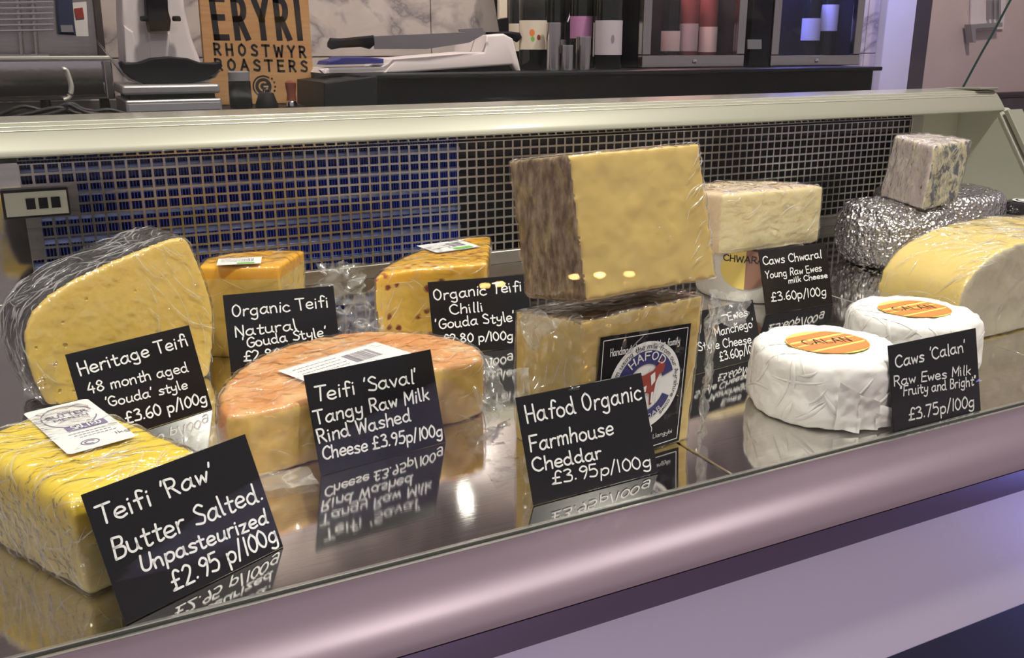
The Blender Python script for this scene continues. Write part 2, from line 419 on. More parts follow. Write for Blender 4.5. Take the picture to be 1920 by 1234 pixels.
# ------------------------------------------------------------------ stroke lettering
G = {
'a': (56, "42 45 25 57 6 40 4 15 18 0 34 10 42 40|42 57 42 15 52 2"), 'b': (50, "5 100 5 0|5 40 22 57 42 45 42 14 24 -1 5 12"),
'c': (46, "40 47 24 57 5 40 5 15 22 0 42 8"), 'd': (54, "42 40 24 57 5 40 5 15 20 0 38 14 42 40|42 100 42 12 50 0"),
'e': (47, "6 28 40 32 36 52 20 57 5 40 5 14 22 0 42 8"), 'f': (40, "42 90 30 100 19 88 18 0|4 55 36 55"),
'g': (54, "42 45 24 57 6 40 6 16 22 2 40 16 42 45|42 57 42 -20 26 -36 6 -26"), 'h': (48, "5 100 5 0|5 36 22 57 38 50 40 0"),
'i': (20, "8 55 8 0|8 78 9 80"), 'k': (42, "5 100 5 0|36 55 5 24|16 32 38 0"), 'l': (20, "8 100 8 10 14 0"),
'm': (66, "5 55 5 0|5 38 18 57 30 50 31 0|31 38 44 57 57 50 58 0"), 'n': (48, "5 55 5 0|5 36 22 57 38 50 40 0"),
'o': (50, "24 57 6 42 6 14 24 0 42 14 42 42 24 57"), 'p': (50, "5 55 5 -36|5 40 22 57 42 45 42 14 24 -1 5 12"),
'r': (38, "5 55 5 0|5 34 18 55 34 54"), 's': (44, "38 50 22 57 7 46 20 31 37 20 30 2 4 4"), 't': (40, "18 85 17 12 26 0 38 6|2 56 36 56"),
'u': (52, "5 55 5 14 18 0 34 8 40 30|40 55 40 12 48 0"), 'v': (42, "3 55 20 0|20 0 38 55"),
'w': (54, "3 55 12 2|12 2 26 46|26 46 38 2|38 2 50 55"), 'y': (48, "5 55 8 24 24 16 38 28|40 55 36 -20 20 -36 4 -28"),
'z': (44, "4 54 38 54|38 54 4 0|4 0 40 0"),
'A': (54, "0 0 25 100|25 100 50 0|9 36 41 36"), 'B': (50, "5 0 5 100|5 100 34 96 40 78 32 58 5 54|5 54 38 48 46 28 36 4 5 0"),
'C': (58, "52 84 32 100 6 74 6 26 30 0 54 14"), 'D': (58, "5 0 5 100|5 100 40 90 52 50 40 10 5 0"),
'E': (50, "44 100 5 100|5 100 5 0|5 0 46 0|5 52 38 52"), 'F': (48, "46 100 5 100|5 100 5 0|5 52 38 52"),
'G': (58, "50 84 30 100 6 74 6 26 28 0 50 14 52 44|52 44 30 44"), 'H': (54, "5 0 5 100|46 0 46 100|5 50 46 50"),
'I': (14, "6 0 6 100"), 'K': (50, "5 0 5 100|44 100 5 44|16 56 46 0"), 'L': (46, "5 100 5 0|5 0 42 0"),
'M': (62, "5 0 5 100|5 100 30 30|30 30 55 100|55 100 55 0"), 'N': (54, "5 0 5 100|5 100 46 0|46 0 46 100"),
'O': (60, "28 100 10 80 6 50 10 20 28 0 46 20 52 50 46 80 28 100"), 'R': (52, "5 0 5 100|5 100 34 96 42 74 32 52 5 48|22 48 46 0"),
'S': (50, "44 86 26 100 7 80 22 56 44 36 36 4 4 10"), 'T': (54, "0 100 52 100|26 100 26 0"), 'U': (54, "5 100 6 22 26 0 46 22 48 100"),
'W': (70, "2 100 16 0|16 0 34 80|34 80 52 0|52 0 66 100"), 'Y': (52, "2 100 26 48|50 100 26 48|26 48 26 0"),
'0': (50, "24 100 5 70 5 26 24 0 43 26 43 70 24 100"), '1': (22, "10 100 10 0"), '2': (52, "6 82 22 100 42 84 36 50 5 0|5 0 46 0"),
'3': (50, "6 92 26 100 40 80 20 56|20 56 44 44 40 6 4 6"), '4': (52, "26 100 4 36|4 36 46 36|36 62 36 0"), '5': (52, "44 100 12 100|12 100 8 58|8 58 34 62 46 34 32 2 4 6"),
'6': (50, "38 98 12 70 5 24 24 0 44 20 34 46 8 34"), '7': (48, "4 100 44 100|44 100 14 0"), '8': (52, "26 54 8 74 24 100 42 78 26 54 6 24 24 0 46 22 26 54"),
'9': (50, "42 70 24 56 6 76 22 100 42 84 40 40 28 0"), '£': (52, "46 86 32 100 18 84 18 14|18 14 2 2|2 2 46 2|4 48 38 48"),
'.': (20, "8 8 10 10"), "'": (18, "10 104 6 82"), '"': (28, "8 104 5 82|18 104 15 82"), '/': (34, "32 108 2 -10"), ' ': (28, "")}
def layout(text, h, width=None, track=.06, jit=0, seed=1):
    rnd = random.Random(seed); x = 0; lines = []
    for ch in text:
        wd, s = G[ch]; dy = rnd.uniform(-jit, jit) * 100; sl = rnd.uniform(-jit, jit) * 2
        for st in (s.split('|') if s else []):
            q = [float(t) for t in st.split()]
            p = [((x + q[i] + sl * q[i + 1]) / 100, (q[i + 1] + dy) / 100) for i in range(0, len(q), 2)]
            lines.append(p)
        x += wd + track * 100
    tot = max(x / 100 - track, .01)
    sx = (width / tot) if width else h
    res = []
    for p in lines:
        p = [V((a * sx, b * h, 0)) for a, b in p]
        res.append(smooth_line(p, 5) if len(p) > 2 else p)
    return res, tot * sx
class Ink:
    """Collects flat pen strokes, mapped by fn(x, y) -> world point."""
    def __init__(s): s.v = []; s.f = []
    def stroke(s, p, wd, fn, cap=True):
        if not cap:                      # square, projecting stroke ends
            e0 = (p[0] - p[1]).normalized() * wd * .46; e1 = (p[-1] - p[-2]).normalized() * wd * .46
            p = [p[0] + e0] + list(p[1:-1]) + [p[-1] + e1]
        n = len(p); L = []; R = []
        for i in range(n):
            t = p[min(i + 1, n - 1)] - p[max(i - 1, 0)]; t = V((t.x, t.y, 0))
            if t.length < 1e-9: t = V((1, 0, 0))
            t.normalize(); nn = V((-t.y, t.x, 0)) * wd / 2
            L.append(p[i] + nn); R.append(p[i] - nn)
        def capf(c, d):
            a0 = math.atan2(d.y, d.x); pts = [c + V((math.cos(a0 + a), math.sin(a0 + a), 0)) * wd / 2 for a in [math.pi * (k / 6 - .5) for k in range(7)]]
            b = len(s.v); s.v += [fn(q.x, q.y) for q in pts]; s.f.append(list(range(b, b + 7)))
        b = len(s.v)
        for l, r in zip(L, R): s.v += [fn(l.x, l.y), fn(r.x, r.y)]
        for i in range(n - 1): s.f.append([b + 2 * i, b + 2 * i + 1, b + 2 * i + 3, b + 2 * i + 2])
        if cap:
            d = p[0] - p[1]; d2 = p[-1] - p[-2]
            capf(p[0], d); capf(p[-1], d2)
    def text(s, t, h, wd, fn, width=None, track=.06, jit=0, seed=1, cap=True):
        ls, tot = layout(t, h, width, track, jit, seed)
        for p in ls: s.stroke(p, wd, fn, cap)
        return tot
    def poly(s, pts, fn):
        b = len(s.v); s.v += [fn(x, y) for x, y in pts]; s.f.append(list(range(b, b + len(pts))))
    def disc(s, cx, cy, rx, ry, fn, a0=0, a1=2 * math.pi, r0=0, n=36):
        b = len(s.v)
        for i in range(n + 1):
            a = a0 + (a1 - a0) * i / n
            s.v += [fn(cx + rx * math.cos(a), cy + ry * math.sin(a)), fn(cx + rx * r0 * math.cos(a), cy + ry * r0 * math.sin(a))]
        for i in range(n): s.f.append([b + 2 * i, b + 2 * i + 1, b + 2 * i + 3, b + 2 * i + 2])
    def mesh(s): return pyd(s.v, s.f)
def plane_fn(o, u, v, off=.0004):
    o, u, v = V(o), V(u).normalized(), V(v); v = (v - u * v.dot(u)).normalized(); n = u.cross(v)
    return lambda x, y, k=1: o + u * x + v * y + n * off * k
def layer(fn, k): return lambda x, y: fn(x, y, k)
def arc_fn(fn, cx, cy, r, start, k=1):
    """Baseline bent onto a circle of radius r, running clockwise from angle start."""
    return lambda x, y: fn(cx + (r + y) * math.cos(start - x / r), cy + (r + y) * math.sin(start - x / r), k)
def arc_in(fn, cx, cy, r, start, k=1):
    """Lettering along the bottom of a circle, running counter-clockwise, tops towards the centre."""
    return lambda x, y: fn(cx + (r - y) * math.cos(start + x / r), cy + (r - y) * math.sin(start + x / r), k)
def rrect(x0, y0, x1, y1, r, n=5):
    out = []
    for cx, cy, a in ((x1 - r, y1 - r, 0), (x0 + r, y1 - r, 90), (x0 + r, y0 + r, 180), (x1 - r, y0 + r, 270)):
        for i in range(n + 1):
            t = math.radians(a + 90 * i / n); out.append((cx + r * math.cos(t), cy + r * math.sin(t)))
    return out

# ================================================================== STRUCTURE OF THE ROOM
XL, XR, YF, YB = -.36, 1.50, .478, 1.17          # case: left end, right end, front edge, back wall
def structure(name, me, mats, parent=None, smooth=None):
    o = part(name, me, parent, mats, smooth=smooth)
    if parent is None: o['kind'] = 'structure'
    return o
mottled('floor_vinyl', (.05, .05, .07), (.07, .068, .09), 8, .35, .05)
structure('floor', box((-2.5, -2.0, -.74), (5.5, 3.6, -.70)), 'floor_vinyl')
mottled('wall_plaster', (.62, .52, .47), (.66, .56, .51), 6, .7, .1)
plain('grout', (.50, .46, .43), .8)
marble('marble')
mottled('blue_white_paint', (.66, .65, .68), (.70, .69, .72), 5, .6, .05)
plain('dark_trim', (.055, .045, .045), .5)
mottled('dark_cladding', (.07, .065, .07), (.10, .095, .10), 12, .5, .1)
YW = 2.80
x_tile0 = aty(808, 40, YW).x; z_tile0 = aty(600, 107, YW).z
xm1 = aty(1642, 100, YW).x
wall = structure('wall_back', box((-1.2, YW + .012, -.70), (xm1, YW + .10, 1.5)), 'grout')
tw, th = .61, .33
tile_cache = {}
for i in range(-3, 5):
    for j in range(-2, 4):
        x0 = x_tile0 + i * tw; x1 = min(x0 + tw, xm1); x0 = max(x0, -1.2)
        if x1 - x0 < .02: continue
        z0 = z_tile0 + j * th
        part('tile', box((x0 + .0015, YW, z0 + .0015), (x1 - .0015, YW + .012, z0 + th - .0015), .001, 1), wall, 'marble')
# white reveal at the end of the tiled wall, dark upright and the room wall beyond
xm2 = aty(1711, 80, 2.765).x; xm3 = aty(1740, 80, 2.765).x
structure('trim_1', box((xm1, 2.765, -.70), (xm2, YW + .10, 1.5), .004), 'blue_white_paint')
structure('trim_2', box((xm2, 2.765, -.70), (xm3, YW + .08, 1.5), .003), 'dark_trim')
YR = 3.3
rw = structure('wall_right', box((xm3 - .4, YR, -.70), (5.5, YR + .1, 1.5)), 'wall_plaster')
zc = aty(1900, 172, YR).z
part('dado_rail', box((xm3 - .4, YR - .03, zc - .02), (5.5, YR, zc), .004), rw, 'dark_trim')
for k in range(5):
    part('cladding_board', box((xm3 - .4, YR - .018, zc - .022 - (k + 1) * .14), (5.5, YR, zc - .027 - k * .14), .003, 1), rw, 'dark_cladding')

# ================================================================== THE DISPLAY CASE
case = thing('display_case', (0.6, .80, -.70), 'long refrigerated counter with curved glass, steel deck and lilac metal front', 'display case')
# --- deck panels (brushed steel, separate lift-out sheets)
def deck(x0, x1):
    return part('deck_panel', box((x0 + .0008, YF, -.012), (x1 - .0008, YB + .004, 0), .0012, 2), case, 'deck_steel')
for a, b in ((XL, .424), (.424, .865), (.865, 1.306), (1.306, XR)): deck(a, b)
part('deck_underside', box((XL, YF, -.05), (XR, YB + .2, -.0125)), case, 'black_void')
# --- front channel that holds the glass
part('glass_channel', box((XL, .4765, -.010), (XR, .4795, .0022), .0005, 1), case, 'channel_metal')
part('channel_gasket', box((XL, .4728, -.010), (XR, .4764, .0004)), case, 'channel_rubber')
part('channel_lip', box((XL, .4705, -.010), (XR, .4728, .0018), .0005, 1), case, 'channel_metal')
# --- bulging aluminium fascia
pf = smooth_line([(.4705, 0.0005), (.458, -.0012), (.444, -.0045), (.432, -.0105), (.4235, -.018), (.4205, -.0222)], 6)
pf = [(q.x, q.y) for q in pf]
def sweep_x(profile, x0, x1, mats=None):
    n = len(profile); vs = [V((x, y, z)) for x in (x0, x1) for y, z in profile]
    fs = [(i, (i + 1) % n, n + (i + 1) % n, n + i) for i in range(n)] + [tuple(range(n))[::-1], tuple(range(n, 2 * n))]
    bm = bmesh.new(); bv = [bm.verts.new(v) for v in vs]
    for f in fs: bm.faces.new([bv[i] for i in f])
    return mesh_of(bm)
part('fascia', sweep_x(pf + [(.4600, -.0225), (.4705, -.012)], XL, XR), case, 'fascia_aluminium', smooth=25)
part('fascia_band', sweep_x([(.4212, -.0236), (.4235, -.036), (.4275, -.0475), (.43, -.049), (.46, -.049), (.46, -.0236)], XL, XR), case, 'fascia_aluminium', smooth=25)
part('front_panel', box((XL, .440, -.176), (XR, .470, -.049), .002), case, 'white_front_panel')
part('plinth', box((XL, .475, -.70), (XR, YB + .3, -.178)), case, 'plinth_dark')
# --- back wall: punched steel grille; blue fins and tubes behind imitate blue light mirrored in glass
px_, pz_ = .01385, .01185; gx0, gz0 = -.012, .0185; ncol, nrow = 100, 13
def grille():
    vs, fs = [], []; idx = {}
    def vert(x, y, z):
        k = (round(x, 5), round(y, 5), round(z, 5))
        if k not in idx: idx[k] = len(vs); vs.append(k)
        return idx[k]
    y0, y1 = YB, YB + .0015
    m = .00135
    for c in range(ncol):
        for r in range(nrow):
            xa, za = gx0 + c * px_, gz0 + r * pz_; xb, zb = xa + px_, za + pz_
            solid = (r in (8, 9, 10) and c < 4) or (r in (4, 5, 6, 7) and c < 1)
            O = [(xa, za), (xb, za), (xb, zb), (xa, zb)]; I = [(xa + m, za + m), (xb - m, za + m), (xb - m, zb - m), (xa + m, zb - m)]
            if solid: fs.append(tuple(vert(x, y0, z) for x, z in O)); continue
            for k in range(4):
                j = (k + 1) % 4
                fs.append((vert(O[k][0], y0, O[k][1]), vert(O[j][0], y0, O[j][1]), vert(I[j][0], y0, I[j][1]), vert(I[k][0], y0, I[k][1])))
                fs.append((vert(I[k][0], y0, I[k][1]), vert(I[j][0], y0, I[j][1]), vert(I[j][0], y1, I[j][1]), vert(I[k][0], y1, I[k][1])))
    return pyd(vs, fs)
part('grille', grille(), case, 'grille_steel')
gx1, gz1 = gx0 + ncol * px_, gz0 + nrow * pz_
part('back_skirting', box((XL, YB - .004, 0), (gx1, YB + .002, gz0), .001, 1), case, 'grille_steel')
part('back_panel', box((XL, YB, .0), (gx0, YB + .002, gz1 + .02)), case, 'mirror_steel')
part('corner_post', box((gx1, YB - .004, 0), (gx1 + .028, YB + .03, .19), .001, 1), case, 'grille_steel')
part('rear_reveal', box((gx1 + .028, YB + .004, 0), (XR, YB + .03, .19), .001, 1), case, 'end_panel_paint')
part('grille_chamber', box((XL, YB + .075, -.01), (gx1 + .02, YB + .08, .186)), case, 'black_void')
part('chamber_end', box((gx1 + .002, YB + .031, -.01), (gx1 + .02, YB + .0745, .186)), case, 'black_void')
cx0, cx1 = XL, .52
bm = bmesh.new(); k = 0
x = cx0
while x < cx1:
    bm_box(bm, (x, YB + .010, .015), (x + .0008, YB + .07, .178)); x += .0036
blue_reflection = part('reflection_fins', mesh_of(bm), case, 'reflection_blue', kind='stuff')
for k in range(6):
    z = .030 + k * .0265
    part('reflection_band', tube([(cx0, YB + .009, z), (cx1, YB + .009, z)], .0036, 8), case, 'reflection_band', smooth=50)
# --- temperature display
d0 = aty(8, 398, YB - .006); d1 = aty(127, 356, YB - .006)
disp = part('temperature_display', box((d0.x - .001, YB - .010, .114), (d1.x, YB, .146), .001, 1), case, 'label_black')
dm = part('display_window', box((d0.x + .002, YB - .0108, .117), (d1.x - .002, YB - .0098, .143)), disp, 'end_panel_paint')
for k in range(3):
    xx = d0.x + .0225 + k * .0125
    part('digit_block', box((xx, YB - .0114, .124), (xx + .0092, YB - .0106, .136)), disp, 'label_black')
# --- canopy rail: ridged top, sloping face, polished sloping underside
zr0, zr1 = .188, .2225
prof = [(1.1165, .2212), (1.113, .2185), (1.109, .2150), (1.105, .2110), (1.1010, .2063), (1.0968, .2010), (1.0932, .1960), (1.0905, .1920), (1.0900, .1893), (1.0925, .1875), (1.108, .1875), (1.182, .195), (1.182, zr1), (1.176, zr1 + .0012)]
part('canopy_rail', sweep_x(prof, XL, XR + .006), case, 'rail_paint', smooth=30)
for k in range(3):
    y = 1.1150 - k * .0043; z = .2203 - k * .0036
    part('rail_ridge', tube([(XL, y, z), (XR - .002, y, z)], .0009, 6), case, 'rail_ridge', smooth=60)
part('canopy_mirror', prism([V((XL, 1.112, .1875)), V((XL, YB + .004, gz1 + .0005)), V((XL, YB + .010, gz1 + .004)), V((XL, 1.116, .1915))], V((gx1 - XL, 0, 0))), case, 'mirror_steel')
# rounded end cap of the rail
part('rail_end_cap', prism([V((XR - .045, 1.178, zr1 - .002)), V((XR - .045, 1.105, zr1 + .001)), V((XR - .004, 1.103, zr1 + .001)), V((XR + .008, 1.110, zr1)), V((XR + .012, 1.13, zr1 - .001)), V((XR + .012, 1.178, zr1 - .002))], V((0, 0, .004)), .0015), case, 'rail_paint', smooth=40)
# --- right end panel
ep = [(1.182, -.012), (1.182, .192), (1.100, .192), (1.092, .188), (.958, 0.0), (.93, -.012)]
part('end_panel', prism([V((XR, y, z)) for y, z in ep], V((.030, 0, 0)), .002), case, 'end_panel_paint')
e0, e1 = V((XR - .004, 1.085, .188)), V((XR - .004, .945, -.008))
part('end_panel_trim', prism([e0, e0 + V((0, -.008, .003)), e1 + V((0, -.008, .003)), e1], V((.038, 0, 0)), .001), case, 'rail_paint')
part('end_panel_bead', tube([e0 + V((0, .006, -.003)), e1 + V((0, .006, -.003))], .0012, 6), case, 'rail_ridge')
# --- curved glass, from the front channel over the goods to the back rail
gp = smooth_line([(.4746, .000), (.452, .16), (.470, .34), (.56, .485), (.74, .555), (.93, .525), (1.07, .425), (1.135, .31), (1.177, .2230)], 8)
gp = [(q.x, q.y) for q in gp]
def glass_sheet():
    t = .0045; n = len(gp); vs = []; fs = []
    for x in (XL, XR):
        for i, (y, z) in enumerate(gp):
            a = gp[max(i - 1, 0)]; b = gp[min(i + 1, n - 1)]; d = V((b[0] - a[0], b[1] - a[1])).normalized(); nn = (-d.y, d.x)
            vs.append((x, y, z)); vs.append((x, y - nn[0] * t, z - nn[1] * t))
    m = 2 * n
    for i in range(n - 1):
        a = 2 * i
        fs.append((a, a + 2, m + a + 2, m + a)); fs.append((a + 1, m + a + 1, m + a + 3, a + 3))
        fs.append((a, a + 1, a + 3, a + 2)); fs.append((m + a, m + a + 2, m + a + 3, m + a + 1))
    me = pyd(vs, fs)
    return me
gm = glass_sheet()
go = part('curved_glass', gm, case, ['case_glass', 'glass_edge'], smooth=30)
for p in gm.polygons: p.material_index = 1 if abs(p.normal.x) > .9 else 0
# warm filament bulbs across the room, mirrored in the front of the glass
def glass_mirror(px, py, dist):
    d = ray(px, py)
    for (y0, z0), (y1, z1) in zip(gp, gp[1:]):
        ty, tz = y1 - y0, z1 - z0; den = d.y * tz - d.z * ty
        if abs(den) < 1e-9: continue
        k = (y0 * tz - (z0 - EYE.z) * ty) / den; q = EYE + d * k
        u = ((q.y - y0) * ty + (q.z - z0) * tz) / (ty * ty + tz * tz)
        if k > 0 and 0 <= u <= 1:
            n = V((0, -tz, ty)).normalized(); r = d - 2 * d.dot(n) * n
            return q + r.normalized() * dist
for _x, _y, _e in ((912, 549, 1.2), (940, 546, 1.6), (1080, 536, 1.4), (1128, 535, 1.8), (1184, 538, 1.0)):
    _q = glass_mirror(_x, _y, 3.2)
    if _q: lamp('filament_bulb', 'POINT', _q, _e, (1, .55, .18), None, .022)
# --- rear worktop of the case, behind the rail
plain('worktop_black', (.022, .022, .026), .25)
part('rear_worktop', box((XL, 1.183, .150), (XR, 1.30, .186), .003), case, 'worktop_black')

# ================================================================== PRICE CARDS
CARDS = {
    'butter': ((0.0135, 0.4835), 0.425, 0.414, .105, .074, [("Teifi 'Raw'", 0.0038, 0.0547, 0.076, 0.0551, 0.0113), ('Butter Salted.', 0.0055, 0.0348, 0.103, 0.0322, 0.0128), ('Unpasteurized', 0.017, 0.022, 0.1006, 0.0179, 0.0098), ('£2.95 p/100g', 0.0305, 0.0053, 0.1034, 0.0049, 0.0118)], 'black card chalked Teifi Raw Butter, tilted in front of the yellow butter block'),
    'heritage': ((0.0142, 0.7447), 0.379, 0.335, .105, .074, [('Heritage Teifi', 0.0061, 0.0553, 0.1003, 0.0576, 0.0112), ('48 month aged', 0.0081, 0.0402, 0.0935, 0.0364, 0.0092), ("'Gouda' style", 0.0187, 0.0263, 0.0885, 0.0228, 0.0084), ('£3.60 p/100g', 0.0301, 0.0093, 0.1025, 0.0065, 0.0102)], 'black card chalked Heritage Teifi 48 month aged, against the black-rinded wedge'),
    'natural': ((0.1442, 0.8699), -0.114, 0.314, .105, .074, [('Organic Teifi', 0.0063, 0.0523, 0.0985, 0.0537, 0.0123), ('Natural', 0.0072, 0.0333, 0.066, 0.0349, 0.0113), ("'Gouda Style'", 0.0139, 0.0223, 0.0934, 0.0252, 0.0103), ('£2.80 p/100g', 0.0126, 0.0092, 0.0954, 0.0097, 0.0103)], 'black card chalked Organic Teifi Natural, half hidden behind the orange half wheel'),
    'chilli': ((0.3355, 0.8288), -0.157, 0.305, .105, .074, [('Organic Teifi', 0.0043, 0.0554, 0.098, 0.0577, 0.0118), ('Chilli', 0.0199, 0.0401, 0.0551, 0.0404, 0.0108), ("'Gouda Style'", 0.0037, 0.0265, 0.0881, 0.0277, 0.0108), ('£2.80 p/100g', 0.0094, 0.0115, 0.0838, 0.0087, 0.0097)], 'black card chalked Organic Teifi Chilli, in front of the red-flecked cheese'),
    'saval': ((0.1580, 0.6139), 0.138, 0.277, .105, .074, [("Teifi 'Saval'", 0.0052, 0.0538, 0.0901, 0.0507, 0.0117), ('Tangy Raw Milk', 0.0022, 0.0375, 0.0968, 0.0359, 0.0109), ('Rind Washed', 0.0023, 0.0236, 0.0784, 0.0231, 0.011), ('Cheese £3.95p/100g', 0.0034, 0.0115, 0.1035, 0.0058, 0.0102)], 'black card chalked Teifi Saval, leaning on the orange half wheel'),
    'hafod': ((0.2731, 0.5036), 0.036, 0.348, .105, .074, [('Hafod Organic', 0.0052, 0.0556, 0.1017, 0.0548, 0.0132), ('Farmhouse', 0.0041, 0.0364, 0.0727, 0.0346, 0.0117), ('Cheddar', 0.0039, 0.0221, 0.0602, 0.0203, 0.0102), ('£3.95p/100g', 0.0165, 0.0109, 0.1006, 0.0060, 0.0095)], 'black card chalked Hafod Organic Farmhouse Cheddar, in front of the stacked cheddar'),
    'manchego': ((0.5220, 0.6638), 0.129, 0.330, .105, .058, [('Ewes', 0.0659, 0.0431, 0.094, 0.0439, 0.0084), ("'Manchego'", 0.0424, 0.0308, 0.1005, 0.0314, 0.0093), ('Style Cheese', 0.0199, 0.0208, 0.0922, 0.0163, 0.0092), ('£3.60p/100g', 0.0455, 0.0067, 0.1035, 0.0066, 0.0093)], 'black card chalked Manchego Style Cheese, half hidden behind the labelled cheddar block'),
    'chwaral': ((0.7321, 0.7923), 0.018, 0.290, .105, .074, [('Caws Chwaral', 0.0044, 0.0572, 0.0961, 0.0563, 0.0105), ('Young Raw Ewes', 0.0051, 0.0417, 0.0935, 0.0406, 0.0093), ('milk Cheese', 0.0387, 0.0322, 0.1016, 0.032, 0.0069), ('£3.60p/100g', 0.0096, 0.0145, 0.0965, 0.0113, 0.0112)], 'black card chalked Caws Chwaral Young Raw Ewes, leaning on the white wrapped wheel'),
    'calan': ((0.5890, 0.4810), 0.014, 0.230, .105, .071, [("Caws 'Calan'", 0.0061, 0.0525, 0.091, 0.0532, 0.0105), ('Raw Ewes Milk', 0.0028, 0.0381, 0.0945, 0.0332, 0.0088), ('"Fruity and Bright"', 0.0091, 0.0288, 0.101, 0.0229, 0.0088), ('£3.75p/100g', 0.0169, 0.0075, 0.0972, 0.0056, 0.0107)], 'black card chalked Caws Calan, standing before the white paper-wrapped cheeses')}
for ci, (key, (b, a, ln, cw, ch, lines, lab)) in enumerate(CARDS.items()):
    u = V((math.cos(a), math.sin(a), 0)); n = V((-math.sin(a), math.cos(a), 0)); v = n * math.sin(ln) + V((0, 0, math.cos(ln)))
    front = u.cross(v); B = V((b[0], b[1], 0))
    if front.y > 0: front = -front
    th_ = .0011
    B0 = B + V((0, 0, th_ * math.sin(ln) + .0001))
    t = thing('price_card', B + u * cw / 2, lab, 'price tag', 'chalked price cards')
    part('card', prism([B0, B0 + u * cw, B0 + u * cw + v * ch, B0 + v * ch], -front * th_, .0003, 1), t, 'card_black')
    ink = Ink()
    for li, (txt, x0, y0, x1, y1, h) in enumerate(lines):
        d = V((x1 - x0, y1 - y0, 0)); L_ = d.length; d.normalize(); e = V((-d.y, d.x, 0))
        def fn(x, y, x0=x0, y0=y0, d=d, e=e):
            q = V((x0, y0, 0)) + d * x + e * y
            return B0 + u * q.x + v * q.y + front * .00035
        ink.text(txt, h * .90, .00135 if h > .0095 else .00115, fn, L_, .05, .035, ci * 10 + li)
    part('chalk_writing', ink.mesh(), t, 'chalk', label='white chalk-pen lettering')

# ================================================================== CHEESES
GROUND = .0004         # everything below stands on the deck
# ---------- butter block
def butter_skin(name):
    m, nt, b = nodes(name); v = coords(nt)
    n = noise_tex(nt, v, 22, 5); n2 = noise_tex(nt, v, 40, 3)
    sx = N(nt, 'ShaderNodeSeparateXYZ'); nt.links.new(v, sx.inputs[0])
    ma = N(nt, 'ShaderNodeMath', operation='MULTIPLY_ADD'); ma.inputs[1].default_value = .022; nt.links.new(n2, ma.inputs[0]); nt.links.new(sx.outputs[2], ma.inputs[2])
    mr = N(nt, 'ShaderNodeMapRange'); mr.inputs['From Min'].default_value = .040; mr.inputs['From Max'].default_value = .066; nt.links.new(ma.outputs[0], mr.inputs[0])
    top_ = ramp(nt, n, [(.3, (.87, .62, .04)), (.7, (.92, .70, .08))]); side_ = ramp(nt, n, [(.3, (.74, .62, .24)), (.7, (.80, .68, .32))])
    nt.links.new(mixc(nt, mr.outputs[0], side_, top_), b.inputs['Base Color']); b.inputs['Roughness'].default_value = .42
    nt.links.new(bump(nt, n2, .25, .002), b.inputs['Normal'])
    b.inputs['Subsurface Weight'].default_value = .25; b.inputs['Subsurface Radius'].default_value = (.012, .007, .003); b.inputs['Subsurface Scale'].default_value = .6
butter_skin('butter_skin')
yw = math.radians(27)
bu, bv = V((math.cos(yw), math.sin(yw), 0)), V((-math.sin(yw), math.cos(yw), 0))
b0 = V((-.0045, .5135, 0)); bw, bd, bh = .083, .128, .0655
t = thing('butter_block', b0 + bu * bw / 2 + bv * bd / 2, 'big film-wrapped block of yellow butter with a printed 1kg label', 'butter')
lo = [b0 + bu * .002 + bv * .001, b0 + bu * (bw - .002) + bv * .001, b0 + bu * (bw - .005) + bv * bd, b0 + bu * .002 + bv * bd]
hi = [b0 + bu * -.001 + V((0, 0, bh)), b0 + bu * bw + V((0, 0, bh)), b0 + bu * bw + bv * bd + V((0, 0, bh + .003)), b0 - bu * .001 + bv * bd + V((0, 0, bh + .003))]
me = wobble(remeshed(prism(lo, None, .010, 4, outline2=hi), .0022, 6), .0012, 40, 0, 3)
fm = film_over(me, .0012, .0010, 60, 5)
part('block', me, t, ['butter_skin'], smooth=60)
wrinkles(t, fm, 110, bu * 1.0, .042, 1, .00055, .30)
wrinkles(t, fm, 60, V((0, 0, 1)), .030, 2, .0005, .5, keep=lambda p, n: n.z < .5)
part('cling_film', fm, t, 'cling_film_streak', smooth=180)
# printed label on the butter
lz = bh + .0035
P = lambda x, y: atz(x, y, lz)
lc = [P(32, 778), P(165, 752), P(257, 818), P(128, 853)]
o_ = lc[3]; uu = (lc[2] - lc[3]).normalized(); vv_ = (lc[0] - lc[3]); lw = (lc[2] - lc[3]).length; lh = vv_.length
tilt = .003 / bd
def lab_fn(o, u, v, n, off=.0004):
    return lambda x, y, k=1: o + u * x + v * y + n * off * k
vn = (vv_ - uu * vv_.dot(uu)).normalized(); lh = vv_.dot(vn)
f = lab_fn(o_, uu, vn, V((0, 0, 1)), .0003)
ink = Ink(); ink.poly(rrect(0, 0, lw, lh, .003), layer(f, 0))
lb = part('label', ink.mesh(), t, 'paper_white', label='white printed paper label')
ink = Ink(); s = lw
cx_, cy_ = s * .5, lh * .70
ink.disc(cx_, cy_, s * .40, lh * .24, layer(f, 1), .25, 2 * math.pi - .35, .95)
ink.text('RAW', .0020, .0004, lambda x, y: f(cx_ - .004 + x, cy_ + .0085 + y), .008)
ink.text('BUTTER', .0048, .0009, lambda x, y: f(cx_ - .0125 + x, cy_ + .0022 + y), .025)
ink.poly([(cx_ - .014, cy_ + .0005), (cx_ + .014, cy_ + .0005), (cx_ + .014, cy_ + .0009), (cx_ - .014, cy_ + .0009)], layer(f, 1))
ink.text('MENYN', .0040, .0006, lambda x, y: f(cx_ - .010 + x, cy_ - .0048 + y), .021)
ink.poly([(s * .28, lh * .39), (s * .88, lh * .39), (s * .88, lh * .50), (s * .28, lh * .50)], layer(f, 1))
